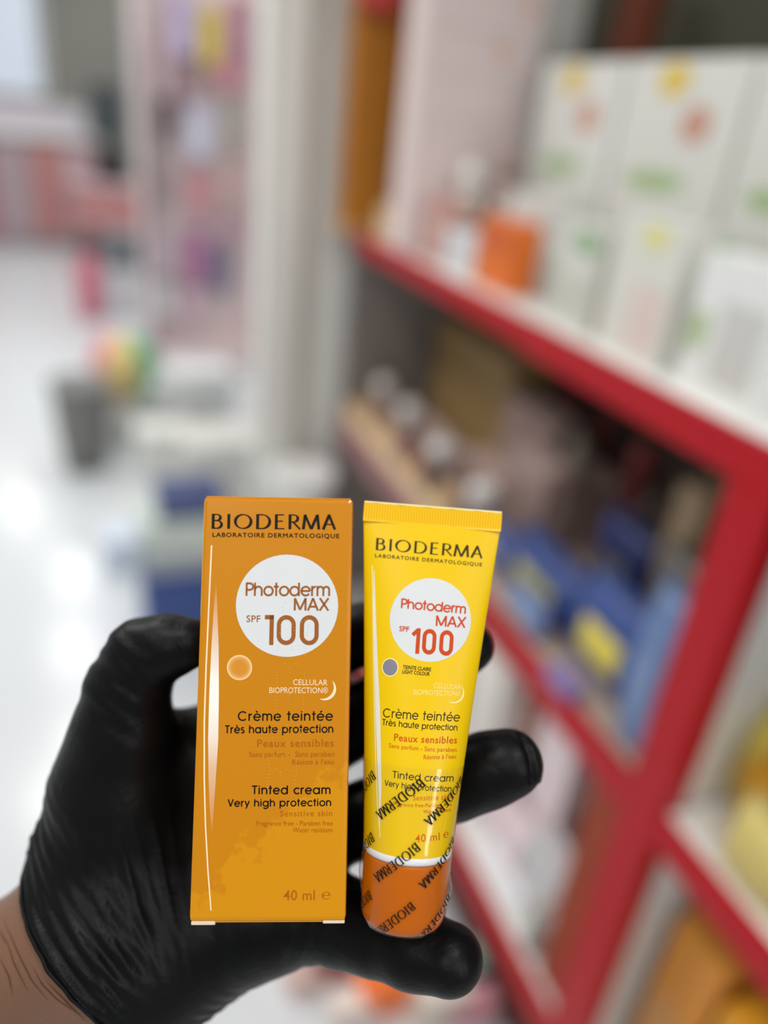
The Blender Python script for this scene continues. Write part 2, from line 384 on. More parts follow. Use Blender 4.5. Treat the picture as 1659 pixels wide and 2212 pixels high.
B8 = [  # wide brand capitals with thick and thin strokes: (x offset, strokes)
 (0.0, [Lf((.12, 0), (.12, 1)), Lf((.02, .965), (.36, .965)), arc(.36, .76, .25, .205, 90, -90), Lf((.36, .555), (.12, .555)), Lf((.36, .545), (.40, .545)), arc(.40, .29, .30, .255, 90, -90), Lf((.40, .035), (.02, .035))]),
 (1.07, [Lf((.12, 0), (.12, 1))]),
 (1.56, [arc(.62, .5, .54, .465, 0, 360, 40)]),
 (3.05, [Lf((.12, 0), (.12, 1)), Lf((.02, .965), (.42, .965)), arc(.42, .5, .53, .465, 90, -90, 24), Lf((.42, .035), (.02, .035))]),
 (4.33, [Lf((.12, 0), (.12, 1)), Lf((.02, .965), (.64, .965)), Lf((.12, .54), (.58, .54)), Lf((.02, .035), (.68, .035))]),
 (5.27, [Lf((.12, 0), (.12, 1)), Lf((.02, .965), (.38, .965)), arc(.38, .73, .27, .235, 90, -90), Lf((.38, .495), (.12, .495)), Lf((.32, .50), (.82, .0))]),
 (6.25, [Lf((.06, 0), (.18, .98)), Lf((.16, 1), (.60, .02)), Lf((.60, .02), (1.02, .98)), Lf((1.01, 1), (1.13, 0))]),
 (7.62, [Lf((.05, 0), (.46, 1)), Lf((.44, 1), (.86, 0)), Lf((.20, .34), (.70, .34))]),
]
def brand(serif=False, k=1.0):
    V, F = [], []
    def wf(d):
        a = math.degrees(math.atan2(d.y, d.x)) % 180
        return k * max(.075, .205 * abs(math.sin(math.radians(a + 22))) if a > 90 else max(.075, .205 * (math.sin(math.radians(a)) ** (1.0 if a > 80 else 2.6))))
    def pen(d):
        return k * (.07 + .135 * abs(math.sin(math.atan2(d.y, d.x) - math.radians(-12))) ** 1.6)
    for x, ss in B8:
        for s in ss:
            ribbon([(p[0] + x, p[1]) for p in s], pen, V, F)
            if serif:
                for e in (s[0], s[-1]):
                    if len(s) == 2 and abs(s[0][1] - s[1][1]) > .9 and (e[1] < .02 or e[1] > .98):
                        yy = .03 if e[1] < .5 else .97
                        ribbon([(e[0] + x - .2, yy), (e[0] + x + .2, yy)], lambda d: .06, V, F)
    return V, F
def figures(text, w, slant_one=False, cw=.62):
    """tall round-cornered figures 1 and 0"""
    V, F = [], []; x = 0
    for ch in text:
        if ch == '1':
            if slant_one: ribbon([(x + .02, .72), (x + .26, .94)], lambda d: w * .95, V, F); ribbon([(x + .27, 0), (x + .27, 1)], lambda d: w, V, F); x += .46
            else: ribbon([(x, 1 - w / 2), (x + .31, 1 - w / 2)], lambda d: w, V, F); ribbon([(x + .31 - w / 2, 0), (x + .31 - w / 2, 1)], lambda d: w, V, F); x += .42
        else:
            r = cw / 2 - w / 2; c = x + cw / 2
            ribbon(arc(c, 1 - w / 2 - r, r, r, 0, 180, 16) + arc(c, w / 2 + r, r, r, 180, 360, 16) + [(c + r, 1 - w / 2 - r)], lambda d: w, V, F)
            x += cw + .145
    return V, F
_fc = [0]
def type_(text, bold=0.0, space=1.0):
    """the humanist sans that ships with the program, as flat polygons"""
    c = bpy.data.curves.new('type', 'FONT'); c.body = text; c.size = 1.0; c.space_character = space; c.offset = bold; c.resolution_u = 3
    o = bpy.data.objects.new('type', c); me = o.to_mesh()
    V = [(v.co.x, v.co.y) for v in me.vertices]; F = [tuple(p.vertices) for p in me.polygons]
    o.to_mesh_clear(); bpy.data.objects.remove(o); bpy.data.curves.remove(c)
    return V, F
def heavy(VF, d):
    """slightly bolder: the same letters printed again a hair to each side"""
    V, F = VF; n = len(V); W, E_ = [], []
    for k, (dx, dy) in enumerate(((-d, 0), (d, 0), (0, d), (0, -d))):
        W += [(x + dx, y + dy) for x, y in V]; E_ += [tuple(i + k * n for i in f) for f in F]
    return W, E_
def lay(VF, left, right, h, up=(0, -1), cap=None, sag=0.0):
    """fit lettering between two photo points on the baseline, h = height of its capitals"""
    V, F = VF; xs = [v[0] for v in V]; x0, x1 = min(xs), max(xs)
    cap = cap or 1.0; ul, ur = (up if isinstance(up[0], (tuple, list)) else (up, up))
    out = []
    for (x, y) in V:
        t = (x - x0) / (x1 - x0); u = (ul[0] * (1 - t) + ur[0] * t, ul[1] * (1 - t) + ur[1] * t)
        s = sag * (1 - (2 * t - 1) ** 2)
        out.append((left[0] + (right[0] - left[0]) * t + u[0] * h * y / cap, left[1] + (right[1] - left[1]) * t + u[1] * h * y / cap + s))
    return out, F
def ellipse_patch(c, rx, ry, rot=0.0, r0=0.0, rings=8, seg=48):
    V, F = [], []; ca, sa = math.cos(rot), math.sin(rot)
    for j in range(rings + 1):
        q = r0 + (1 - r0) * j / rings
        for k in range(seg):
            a = 2 * math.pi * k / seg; x, y = rx * q * math.cos(a), ry * q * math.sin(a); V.append((c[0] + x * ca - y * sa, c[1] + x * sa + y * ca))
    for j in range(rings):
        for k in range(seg):
            F.append((j * seg + k, (j + 1) * seg + k, (j + 1) * seg + (k + 1) % seg, j * seg + (k + 1) % seg))
    return V, F
def sweep_patch(left, right, n=60):
    """strip between two curves x = left(y), right(y): lists of (y, xl, xr)"""
    V, F = [], []
    ys = [p[0] for p in left]
    for k in range(n + 1):
        y = ys[0] + (ys[-1] - ys[0]) * k / n
        xl = float(np.interp(y, ys, [p[1] for p in left])); xr = float(np.interp(y, ys, [p[2] for p in left]))
        V += [(xl, y), ((xl + xr) / 2, y), (xr, y)]
    for k in range(n):
        a = 3 * k; F += [(a, a + 3, a + 4, a + 1), (a + 1, a + 4, a + 5, a + 2)]
    return V, F
BN = by_ * -1.0
def on_carton(px, py, off):
    d = ray(px, py); t = (BQ[3] - EYE).dot(BN) / d.dot(BN)
    return EYE + d * t + BN * off
def print_on(name, VF, m, parent, surf, off, fade=None):
    V, F = VF; W3 = [surf(x, y, off) for x, y in V]
    F2 = [f for f in F if all(W3[i] is not None for i in f)]
    used = sorted({i for f in F2 for i in f}); mp = {u: k for k, u in enumerate(used)}
    o = mesh_obj(name, [W3[i] for i in used], [[mp[i] for i in f] for f in F2], m, parent, world=True)
    if fade:
        ca = o.data.color_attributes.new('ink', 'FLOAT_COLOR', 'POINT')
        for k, i in enumerate(used):
            q = fade(*V[i]); ca.data[k].color = (q, q, q, 1)
    return o
def ink_gradient(name, rgb_a, rgb_b):
    """printed ramp: ink attribute 0 -> bare card colour, 1 -> full ink"""
    m = bpy.data.materials.new(name); m.use_nodes = True; n = m.node_tree.nodes; L = m.node_tree.links; b = n['Principled BSDF']
    b.inputs['Roughness'].default_value = .4
    at_ = n.new('ShaderNodeAttribute'); at_.attribute_name = 'ink'
    mx = n.new('ShaderNodeMix'); mx.data_type = 'RGBA'; mx.inputs[6].default_value = (*lin(rgb_a), 1); mx.inputs[7].default_value = (*lin(rgb_b), 1)
    L.new(at_.outputs['Fac'], mx.inputs[0]); L.new(mx.outputs[2], b.inputs['Base Color']); return m
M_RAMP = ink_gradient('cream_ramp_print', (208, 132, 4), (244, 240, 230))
UPB = ((.024, -1), (.012, -1))
def pc(name, VF, m, off=.00006, fade=None): return print_on(name, VF, m, held, on_carton, off, fade)
pc('brand_lettering', lay(brand(), (457, 1142), (726, 1144), 32, UPB), M_BLACK)
pc('tagline_lettering', lay(heavy(type_('LABORATOIRE DERMATOLOGIQUE', 0, 1.16), .018), (459, 1159.5), (733, 1162.5), 9.2, UPB, .69), M_BLACK)
pc('white_disc', ellipse_patch((620, 1308.5), 110.5, 110.5), M_DISC, .00004)
pc('product_lettering', lay(strokes('Photoderm', .142), (530.5, 1287), (713, 1287.5), 28.6, UPB), M_BROWN, .00012)
pc('product_lettering', lay(strokes('MAX', .15, .04), (634.5, 1318.5), (711, 1319), 27, UPB), M_BROWN, .00012)
pc('factor_lettering', lay(type_('SPF', .004, 1.05), (532.5, 1343.5), (562.5, 1344), 14.5, UPB, .69), M_BROWN, .00012)
pc('factor_figures', lay(figures('100', .142, False, .65), (571, 1393), (688, 1393.5), 64.5, UPB), M_BROWN, .00012)
M_RING = ink_gradient('pale_ring_print', (210, 136, 10), (246, 216, 160))
pc('shade_circle', ellipse_patch((517.5, 1442), 27.3, 27.3, rings=14), M_RING, .00005,
   fade=lambda x, y: max(0.0, min(1.0, (math.hypot(x - 517.5, y - 1442) / 27.3) ** 6)))
pc('claim_lettering', lay(type_('CELLULAR', .0), (633, 1479.5), (707.5, 1480.5), 12.2, UPB, .69), M_CREAM)
pc('claim_lettering', lay(type_('BIOPROTECTION®', .0), (582, 1497), (708.5, 1497.5), 12.4, UPB, .69), M_CREAM)
def crescent(c, r, a0, a1, w, n=40, ky=1.0):
    V, F = [], []
    for k in range(n + 1):
        a = math.radians(a0 + (a1 - a0) * k / n); t = math.sin(math.pi * k / n) ** .8 * w / 2
        for s in (-t, t): V.append((c[0] + (r + s) * math.cos(a), c[1] + (r + s) * ky * math.sin(a)))
    for k in range(n): F.append((2 * k, 2 * k + 1, 2 * k + 3, 2 * k + 2))
    return V, F
pc('crescent', crescent((699, 1486.5), 24.5, -42, 112, 6.5), M_CREAM)
pc('claim_lettering', lay(strokes('Crème teintée', .145, .10), (513.5, 1557), (719.5, 1556.5), 20.5, UPB), M_BLACK)
pc('claim_lettering', lay(strokes('Très haute protection', .165, .09), (486, 1584), (720, 1582.5), 17.0, UPB), M_BLACK)
pc('claim_lettering', lay(type_('Peaux sensibles', .008, 1.1), (555.5, 1613.5), (721, 1612.5), 16, UPB, .69), M_FAINT)
pc('claim_lettering', lay(type_('Sans parfum -  Sans paraben', .0, 1.02), (538, 1635), (722.5, 1634), 11.5, UPB, .69), M_FAINT)
pc('claim_lettering', lay(type_("Résiste à l'eau", .0, 1.04), (631, 1652), (721, 1650.5), 11.5, UPB, .69), M_FAINT)
pc('claim_lettering', lay(strokes('Tinted cream', .16, .10), (544, 1715.5), (714, 1715), 18.5, UPB), M_BLACK)
pc('claim_lettering', lay(strokes('Very high protection', .165, .09), (491.5, 1742.5), (715.5, 1741), 16.0, UPB), M_BLACK)
pc('claim_lettering', lay(type_('Sensitive skin', .0, 1.12), (605, 1763.5), (717.5, 1762.5), 12.5, UPB, .69), M_FAINT)
pc('claim_lettering', lay(type_('Fragrance free - Paraben free', .0, 1.02), (553.5, 1783.5), (718.5, 1783), 10.5, UPB, .69), M_FAINT)
pc('claim_lettering', lay(type_('Water resistant', .0, 1.03), (632.5, 1798), (718.5, 1797.5), 10.5, UPB, .69), M_FAINT)
pc('volume_lettering', lay(type_('40 ml', .004, 1.05), (612.5, 1944.5), (680, 1944), 21.5, UPB, .69), M_FAINT)
pc('volume_lettering', lay(type_('℮', -.004), (694.5, 1942.5), (713.5, 1942.0), 22, UPB, .73), M_FAINT)
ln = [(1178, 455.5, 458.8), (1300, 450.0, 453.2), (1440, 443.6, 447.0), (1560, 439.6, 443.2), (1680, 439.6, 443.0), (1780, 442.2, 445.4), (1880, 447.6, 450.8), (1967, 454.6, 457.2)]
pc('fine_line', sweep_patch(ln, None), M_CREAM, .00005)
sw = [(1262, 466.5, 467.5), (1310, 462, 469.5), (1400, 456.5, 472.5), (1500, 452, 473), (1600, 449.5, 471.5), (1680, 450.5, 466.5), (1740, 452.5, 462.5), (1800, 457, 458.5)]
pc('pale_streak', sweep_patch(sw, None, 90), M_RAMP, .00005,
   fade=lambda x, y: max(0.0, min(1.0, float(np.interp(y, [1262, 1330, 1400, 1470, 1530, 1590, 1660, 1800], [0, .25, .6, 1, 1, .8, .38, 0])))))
# batch code pierced through the card as rows of tiny holes
dots = []
def dotline(pts, gap=6.6):
    for (a, b) in zip(pts[:-1], pts[1:]):
        n = max(1, int(math.hypot(b[0] - a[0], b[1] - a[1]) / gap))
        for k in range(n): dots.append((a[0] + (b[0] - a[0]) * k / n, a[1] + (b[1] - a[1]) * k / n))
dotline([(630, 1297), (618, 1301), (611, 1312), (609, 1330)]); dotline([(606, 1350), (603.5, 1375)])
dotline([(613, 1335), (622, 1340), (632, 1348), (637, 1368)]); dotline([(652, 1344), (664, 1336), (668, 1322), (671, 1306)])
dotline([(666, 1350), (662, 1380), (655, 1390)]); dotline([(600, 1396), (599, 1412)]); dotline([(631, 1396), (631, 1412)]); dotline([(661, 1400), (659, 1424)])
for j, (yy, xx) in enumerate([(1434, 627), (1494, 625), (1560, 619), (1626, 611), (1662, 607)]):
    h = 54 if j < 4 else 40
    dotline([(xx - 28, yy + h), (xx - 30, yy + 18), (xx - 22, yy + 3), (xx - 12, yy - 1), (xx - 2, yy + 6), (xx, yy + 26)])
    dotline([(xx, yy + 8), (xx + 12, yy), (xx + 24, yy + 3), (xx + 31, yy + 14), (xx + 29, yy + h)])
V, F = [], []
for (x, y) in dots:
    if 1540 < y < 1562 or 1700 < y: pass
    b0 = len(V); V += [(x + .85 * math.cos(k * math.pi / 3), y + .85 * math.sin(k * math.pi / 3)) for k in range(6)]; F.append(tuple(range(b0, b0 + 6)))
pc('pierced_code', (V, F), mat('pierced_card', (240, 190, 90), rough=.6), .00016)

# ------------------------------------------------------------------ the held tube
T0 = lens(868, 1992, .2040); T1 = lens(935.5, 1097, .2115)
ty_ = (T1 - T0); TL = ty_.length; ty_.normalize()
tx_ = (lens(1084, 1105, .2115) - lens(787, 1088, .2115)); TWID = tx_.length; tx_ = (tx_ - ty_ * tx_.dot(ty_)).normalized()
tn_ = tx_.cross(ty_)                                            # towards the viewer
TM = Matrix(((tx_.x, -tn_.x, ty_.x, T0.x), (tx_.y, -tn_.y, ty_.y, T0.y), (tx_.z, -tn_.z, ty_.z, T0.z), (0, 0, 0, 1)))   # local: x right, y away, z up the tube
tube = tag(empty('tube', T0, M=TM), 'yellow tinted sun cream tube with orange cap standing in the gloved hand', 'tube')
CAPH, RINGH, CRIMP = .0187, .0208, TL - .0047
RB = .01182
def sect(z, n=96):
    """outline of the soft body at height z: round at the shoulder, a flat seam at the top"""
    t = min(1, max(0, (z - RINGH) / (CRIMP - RINGH)))
    a = RB + (TWID / 2 * .992 - RB) * t ** 1.06
    b = RB * (1 - t) ** .92 * (1 - .10 * math.sin(math.pi * t)) + .0009 * t
    e = 1.0 - .12 * t
    pts = []
    for k in range(n):
        q = 2 * math.pi * k / n; c, s = math.cos(q), math.sin(q)
        pts.append((math.copysign(abs(c) ** e, c) * a, math.copysign(abs(s) ** (1.0 + .25 * t), s) * b))
    return pts
NS = 96
zs = [RINGH + (CRIMP - RINGH) * k / 60 for k in range(61)]
vs, fs = [], []
for z in zs: vs += [(x, y, z) for x, y in sect(z, NS)]
for j in range(60):
    for k in range(NS): a, b = j * NS + k, j * NS + (k + 1) % NS; fs.append((a, b, b + NS, a + NS))
M_TUBE = mat('yellow_tube_plastic', (234, 193, 0), rough=.36, spec=.22, var=.012, scale=30)
mesh_obj('body', vs, fs, M_TUBE, tube, smooth=True)
TVS, TFS = vs, fs
# crimped seam with fine upright ribs
vs, fs = [], []; n = 156; hw = TWID / 2
for side in (-1, 1):
    for j, z in enumerate((CRIMP - .0004, CRIMP + .0002, TL - .0005, TL)):
        for k in range(n + 1):
            x = -hw + 2 * hw * k / n
            rib = .00016 * math.cos(2 * math.pi * k / 3) if 1 <= j <= 2 else 0
            x2 = x * (1.0 if j else .994)
            vs.append((x2, side * (.00075 + rib + (.00015 if j == 0 else 0)), z + .00012 * math.sin(x * 900) * (j == 3)))
R_ = n + 1
for s in range(2):
    o_ = s * 4 * R_
    for j in range(3):
        for k in range(n): a = o_ + j * R_ + k; fs.append((a, a + 1, a + R_ + 1, a + R_))
for k in range(n): fs.append((3 * R_ + k, 3 * R_ + k + 1, 7 * R_ + k + 1, 7 * R_ + k))
for j in range(3):
    for e in (0, n): a = j * R_ + e; fs.append((a, a + R_, a + R_ + 4 * R_, a + 4 * R_))
mesh_obj('crimped_seam', vs, fs, mat('yellow_seam_plastic', (240, 194, 22), rough=.3, var=.01), tube, smooth=False)
me_ = bmesh.new(); bm_box(me_, -hw * .996, hw * .996, -.0008, .0008, TL, TL + .0004); o = bm_obj('cut_edge', me_, mat('pale_cut_plastic', (250, 236, 170), rough=.5), tube); o['label'] = 'pale cut edge'
M_RINGM = mat('white_plastic', (236, 236, 240), rough=.3, var=.01)
lathe('shoulder_ring', [(RB * .97, RINGH + .0003), (RB * 1.0, RINGH), (RB * .998, CAPH + .0007), (RB * .975, CAPH + .0001), (RB * .9, CAPH)], M_RINGM, tube, 64)
prof = [(.0003, 0)]; rc = .0036; rb_ = .0110
for k in range(9):
    a = math.radians(-90 + 90 * k / 8); prof.append((rb_ - rc + rc * math.cos(a), rc + rc * math.sin(a) * 1.0))
prof += [(.01137, CAPH * .55), (.01155, CAPH - .0008), (.0115, CAPH - .0002), (.0108, CAPH)]
lathe('cap', prof, mat('orange_cap_plastic', (200, 102, 0), rough=.34, spec=.14, var=.015, scale=30, rgb2=(192, 94, 0)), tube, 64)
# clear shrink film over the cap and the lower body
FILMT = .0425
FN = 128
fz = [0.0006 + (FILMT - .0006) * k / 46 for k in range(47)]
def film_sect(z, ang):
    if z < RINGH:
        zz = min(max(z, .001), CAPH)
        r = float(np.interp(zz, [0, .0006, .0018, .0036, .0102, CAPH, RINGH], [.0082, .0094, .0106, .0110, .01137, .01165, RB])) + .00035
        # loose folds where the film puckers beside the cap
        for (a0, z0, amp) in ((-8, .0100, .0008), (176, .0128, .0007), (-20, .0065, .0004)):
            da = (math.degrees(ang) - a0 + 180) % 360 - 180
            r += amp * math.exp(-(da / 22) ** 2 - ((z - z0) / .0026) ** 2)
        r += .00007 * math.sin(9 * ang + 300 * z) * math.exp(-((z - .008) / .006) ** 2)
        return r * math.cos(ang), r * math.sin(ang)
    t = min(1, max(0, (z - RINGH) / (CRIMP - RINGH)))
    a = RB + (TWID / 2 * .992 - RB) * t ** 1.06 + .0003; b = RB * (1 - t) ** .92 * (1 - .10 * math.sin(math.pi * t)) + .0009 * t + .0003
    return a * math.cos(ang), b * math.sin(ang)
vs, fs = [], []
for z in fz:
    for k in range(FN): x, y = film_sect(z, 2 * math.pi * k / FN); vs.append((x, y, z))
for j in range(len(fz) - 1):
    for k in range(FN): a, b = j * FN + k, j * FN + (k + 1) % FN; fs.append((a, b, b + FN, a + FN))
def film_material():
    m = bpy.data.materials.new('clear_film'); m.use_nodes = True; n = m.node_tree.nodes; L = m.node_tree.links
    n.remove(n['Principled BSDF']); out = n['Material Output']
    t = n.new('ShaderNodeBsdfTransparent'); t.inputs[0].default_value = (.985, .985, .98, 1)
    g = n.new('ShaderNodeBsdfGlossy'); g.inputs['Roughness'].default_value = .09
    lw = n.new('ShaderNodeLayerWeight'); lw.inputs[0].default_value = .5
    p5 = n.new('ShaderNodeMath'); p5.operation = 'POWER'; p5.inputs[1].default_value = 4.0; L.new(lw.outputs['Facing'], p5.inputs[0])
    f = n.new('ShaderNodeMath'); f.operation = 'MULTIPLY_ADD'; f.inputs[1].default_value = .8; f.inputs[2].default_value = .028; L.new(p5.outputs[0], f.inputs[0])
    tc = n.new('ShaderNodeTexCoord'); mp = n.new('ShaderNodeMapping'); mp.inputs['Scale'].default_value = (1, 1, .22)
    nz = n.new('ShaderNodeTexNoise'); nz.inputs['Scale'].default_value = 420; nz.inputs['Detail'].default_value = 1
    bp = n.new('ShaderNodeBump'); bp.inputs['Strength'].default_value = .12; bp.inputs['Distance'].default_value = .0005
    L.new(tc.outputs['Object'], mp.inputs['Vector']); L.new(mp.outputs[0], nz.inputs['Vector']); L.new(nz.outputs['Fac'], bp.inputs['Height'])
    L.new(bp.outputs[0], g.inputs['Normal'])
    mx = n.new('ShaderNodeMixShader'); L.new(f.outputs[0], mx.inputs[0]); L.new(t.outputs[0], mx.inputs[1]); L.new(g.outputs[0], mx.inputs[2])
    L.new(mx.outputs[0], out.inputs[0]); return m
film = mesh_obj('shrink_film', vs, fs, film_material(), tube, smooth=True); film['label'] = 'clear printed shrink film'
# printing on the tube
BV = BVHTree.FromPolygons([TM @ Vector(v) for v in TVS], TFS)
def on_tube(px, py, off):
    d = ray(px, py).normalized(); h = BV.ray_cast(EYE, d)
    if h[0] is None: return None
    nn = h[1] if h[1].dot(d) < 0 else -h[1]
    return h[0] + nn * off
M_TBLACK = mat('charcoal_print', spec=.15, rgb=(58, 50, 24), rough=.45, var=.05, scale=300)
M_TRED = mat('red_print', spec=.15, rgb=(206, 72, 22), rough=.45, var=.05, scale=300)
M_TORANGE = mat('orange_print', spec=.15, rgb=(206, 92, 10), rough=.45, var=.05, scale=300)
M_TPALE = mat('pale_yellow_print', spec=.15, rgb=(252, 232, 150), rough=.45, var=.03, scale=300)
UPT = ((.055, -1), (.115, -1))
def pt(name, VF, m, off=.00006, fade=None): return print_on(name, VF, m, tube, on_tube, off, fade)
pt('brand_lettering', lay(brand(k=.92), (811.5, 1188), (1042, 1206.5), 26, ((.06, -1), (.10, -1))), M_TBLACK)
pt('tagline_lettering', lay(heavy(type_('LABORATOIRE DERMATOLOGIQUE', 0, 1.22), .018), (810, 1203.5), (1041, 1223.5), 7.6, ((.06, -1), (.10, -1)), .69), M_TBLACK)
pt('white_disc', ellipse_patch((929.5, 1339.5), 87.5, 90.5), M_DISC, .00005)
pt('product_lettering', lay(strokes('Photoderm', .155), (866, 1313.5), (1005.5, 1326), 20.8, UPT), M_TRED, .00012)
pt('product_lettering', lay(strokes('MAX', .155, .04), (941, 1352), (1005, 1356), 23.0, UPT), M_TRED, .00012)
pt('factor_lettering', lay(type_('SPF', .022, 1.05), (862.5, 1363.0), (883, 1365), 11.0, UPT, .69), M_TRED, .00012)
pt('factor_figures', lay(figures('100', .165, True, .60), (886, 1411), (977, 1417.5), 55, ((.07, -1), (.07, -1))), M_TRED, .00012)
pt('shade_circle', ellipse_patch((842.8, 1441.6), 18.0, 20.4, r0=.88, rings=2), M_TPALE, .0001)
pt('shade_circle', ellipse_patch((842.8, 1441.6), 16.4, 18.8), mat('grey_print', (134, 132, 146), rough=.45, var=.1, scale=200), .00006)
pt('claim_lettering', lay(heavy(type_('TEINTE CLAIRE'), .02), (870, 1444.5), (931, 1450), 7.8, ((.06, -1), (.06, -1)), .69), M_TBLACK)
pt('claim_lettering', lay(heavy(type_('LIGHT COLOUR'), .02), (869, 1454.5), (928, 1460), 7.8, ((.06, -1), (.06, -1)), .69), M_TBLACK)
pt('claim_lettering', lay(type_('CELLULAR', -.004), (937, 1486.5), (995.5, 1490), 11.5, UPT, .69), M_TPALE)
pt('claim_lettering', lay(type_('BIOPROTECTION®', -.004), (893, 1500.5), (995.5, 1504), 11.0, UPT, .69), M_TPALE)
pt('crescent', crescent((979, 1496), 22, -45, 125, 4.2), M_TPALE)
pt('claim_lettering', lay(strokes('Crème teintée', .115, .05), (827, 1549.0), (992.5, 1558.5), 19.5, UPT, sag=1.5), M_TBLACK)
pt('claim_lettering', lay(strokes('Très haute protection', .14, .05), (825.5, 1566), (987.5, 1578), 13.2, UPT, sag=2), M_TBLACK)
pt('claim_lettering', lay(type_('Peaux sensibles', .012, 1.08), (851, 1599.5), (986.5, 1605.5), 15.0, UPT, .69, sag=2), M_TORANGE)
pt('claim_lettering', lay(type_('Sans parfum - Sans paraben', .0, 1.04), (840, 1614.5), (985.5, 1624), 9.6, UPT, .69, sag=2.5), M_TORANGE)
pt('claim_lettering', lay(type_("Résiste à l'eau", .002, 1.04), (915, 1640), (984.5, 1638), 9.6, UPT, .69, sag=.5), M_TORANGE)
pt('claim_lettering', lay(strokes('Tinted cream', .125, .06), (847.5, 1680), (979, 1688), 15.2, UPT, sag=3), M_TBLACK)
pt('claim_lettering', lay(strokes('Very high protection', .135, .05), (830.5, 1697), (974.5, 1710), 12.6, UPT, sag=3), M_TBLACK)
pt('claim_lettering', lay(type_('Sensitive skin', .0, 1.1), (892, 1729), (976, 1726), 11.5, UPT, .69, sag=1), M_TORANGE)
pt('claim_lettering', lay(type_('Fragrance free-Paraben free', .002, 1.05), (849, 1740), (975, 1741), 8.0, UPT, .69, sag=3), M_TORANGE)
pt('claim_lettering', lay(type_('Water resistant', .002, 1.03), (914, 1757), (974, 1752.5), 8.0, UPT, .69, sag=.5), M_TORANGE)
pt('volume_lettering', lay(type_('40 ml', .004, 1.1), (897, 1820), (949.5, 1814.5), 16.5, ((.0, -1), (-.02, -1)), .69), M_TORANGE)
pt('volume_lettering', lay(type_('℮', .004), (957.5, 1810.5), (968.5, 1808.5), 17, ((0, -1), (0, -1)), .73), M_TORANGE)
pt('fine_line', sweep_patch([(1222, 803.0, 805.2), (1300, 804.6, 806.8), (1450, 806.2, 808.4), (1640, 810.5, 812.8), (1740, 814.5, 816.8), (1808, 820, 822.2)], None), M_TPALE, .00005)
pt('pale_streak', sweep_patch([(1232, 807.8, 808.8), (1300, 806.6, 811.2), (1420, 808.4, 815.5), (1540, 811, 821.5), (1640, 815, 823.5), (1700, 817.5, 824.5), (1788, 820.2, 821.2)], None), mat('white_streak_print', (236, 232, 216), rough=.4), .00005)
# brand name repeated slantwise around the film
bv, bf = brand(serif=True, k=1.08)
VS, FS = [], []
def film_point(s, z, off=.00008):
    ang = -math.pi / 2 + s / RB                                 # s = distance round the film from its front line, to the right
    if not (.0007 < z < FILMT - .0003): return None
    x, y = film_sect(z, ang); r = math.hypot(x, y)
    return (x * (1 + off / r), y * (1 + off / r), z)
TXL = .0146 / 8.54; TXH = .0023
for row, z0 in enumerate((.0371, .0218, .0073)):
    for col in range(6):
        s0 = RB * math.radians(9 + 60 * col); c, sn = -math.cos(math.radians(43)), -math.sin(math.radians(43))
        b0 = len(VS); pts = []
        for (x, y) in bv:
            u, v = x * TXL, (y - .5) * TXH
            pts.append(film_point(s0 + u * c - v * sn, z0 + .0022 + u * sn + v * c))
        ok = [p is not None for p in pts]
        VS += [p or (0, 0, 0) for p in pts]
        FS += [tuple(b0 + i for i in f) for f in bf if all(ok[i] for i in f)]
used = sorted({i for f in FS for i in f}); mp_ = {u: k for k, u in enumerate(used)}
mesh_obj('film_lettering', [VS[i] for i in used], [[mp_[i] for i in f] for f in FS], M_BLACK, film)

# ------------------------------------------------------------------ the gloved hand and the forearm
def C(px, py, d, r):
    e = d if d < .222 else .222 + (d - .222) * .62               # the palm lies close behind the carton and the tube
    return (lens(px, py, e), r / 1000 * e / d)
CHAINS = {
 'palm': [
    [C(215, 2010, .246, 25), C(235, 1840, .250, 22.5), C(250, 1700, .243, 19.5), C(268, 1575, .234, 14.2)],
    [C(215, 2010, .246, 25), C(340, 1800, .262, 20), C(468, 1632, .264, 15)],
    [C(260, 2030, .247, 24), C(420, 1850, .264, 20), C(545, 1715, .266, 14.5)],
    [C(300, 2090, .248, 23.5), C(450, 1960, .262, 20), C(600, 1838, .262, 14)],
    [C(300, 2090, .248, 23.5), C(440, 2010, .252, 21.5), C(560, 1972, .248, 19), C(640, 1968, .241, 14)],
    [C(255, 1600, .238, 12), C(350, 1610, .254, 10), C(468, 1632, .264, 14)],
    [C(468, 1632, .264, 14), C(545, 1715, .266, 14), C(600, 1838, .262, 13.5), C(640, 1960, .245, 13)],
 ],
 'thumb': [[C(266, 1585, .235, 14), C(276, 1490, .230, 12.0), C(310, 1416, .226, 10.4), C(365, 1396, .222, 8.6), C(412, 1390, .2195, 7.0)]],
 'index': [[C(468, 1632, .264, 14), C(640, 1452, .262, 11), C(775, 1370, .256, 9.4), C(880, 1340, .248, 8.2)]],
 'middle': [[C(545, 1715, .266, 14), C(760, 1560, .258, 11.2), C(920, 1462, .245, 9.6), C(1012, 1398, .236, 7.8)]],
 'ring': [[C(600, 1838, .262, 13.5), C(800, 1765, .247, 11.2), C(985, 1690, .231, 10.3), C(1050, 1664, .226, 10.2), C(1099, 1649, .222, 9.8)]],
 'little': [[C(640, 1962, .243, 13.5), C(740, 1990, .232, 12.0), C(810, 2016, .222, 10.6), C(890, 2046, .2145, 10.0), C(968, 2072, .2095, 9.4)]],
}
FORE = [[C(215, 2010, .246, 25), C(-20, 2150, .250, 28.5), C(-420, 2380, .262, 34)]]
HF = Matrix.Translation(lens(CX, CY, 0)) @ CAMROT.to_4x4()      # work in an upright frame facing the palm
def cone(P, a, b, ra, rb):
    ab = b - a; t = np.clip(((P - a) @ ab) / (ab @ ab), 0, 1)
    return np.linalg.norm(P - (a + t[..., None] * ab), axis=-1) - (ra + t * (rb - ra))
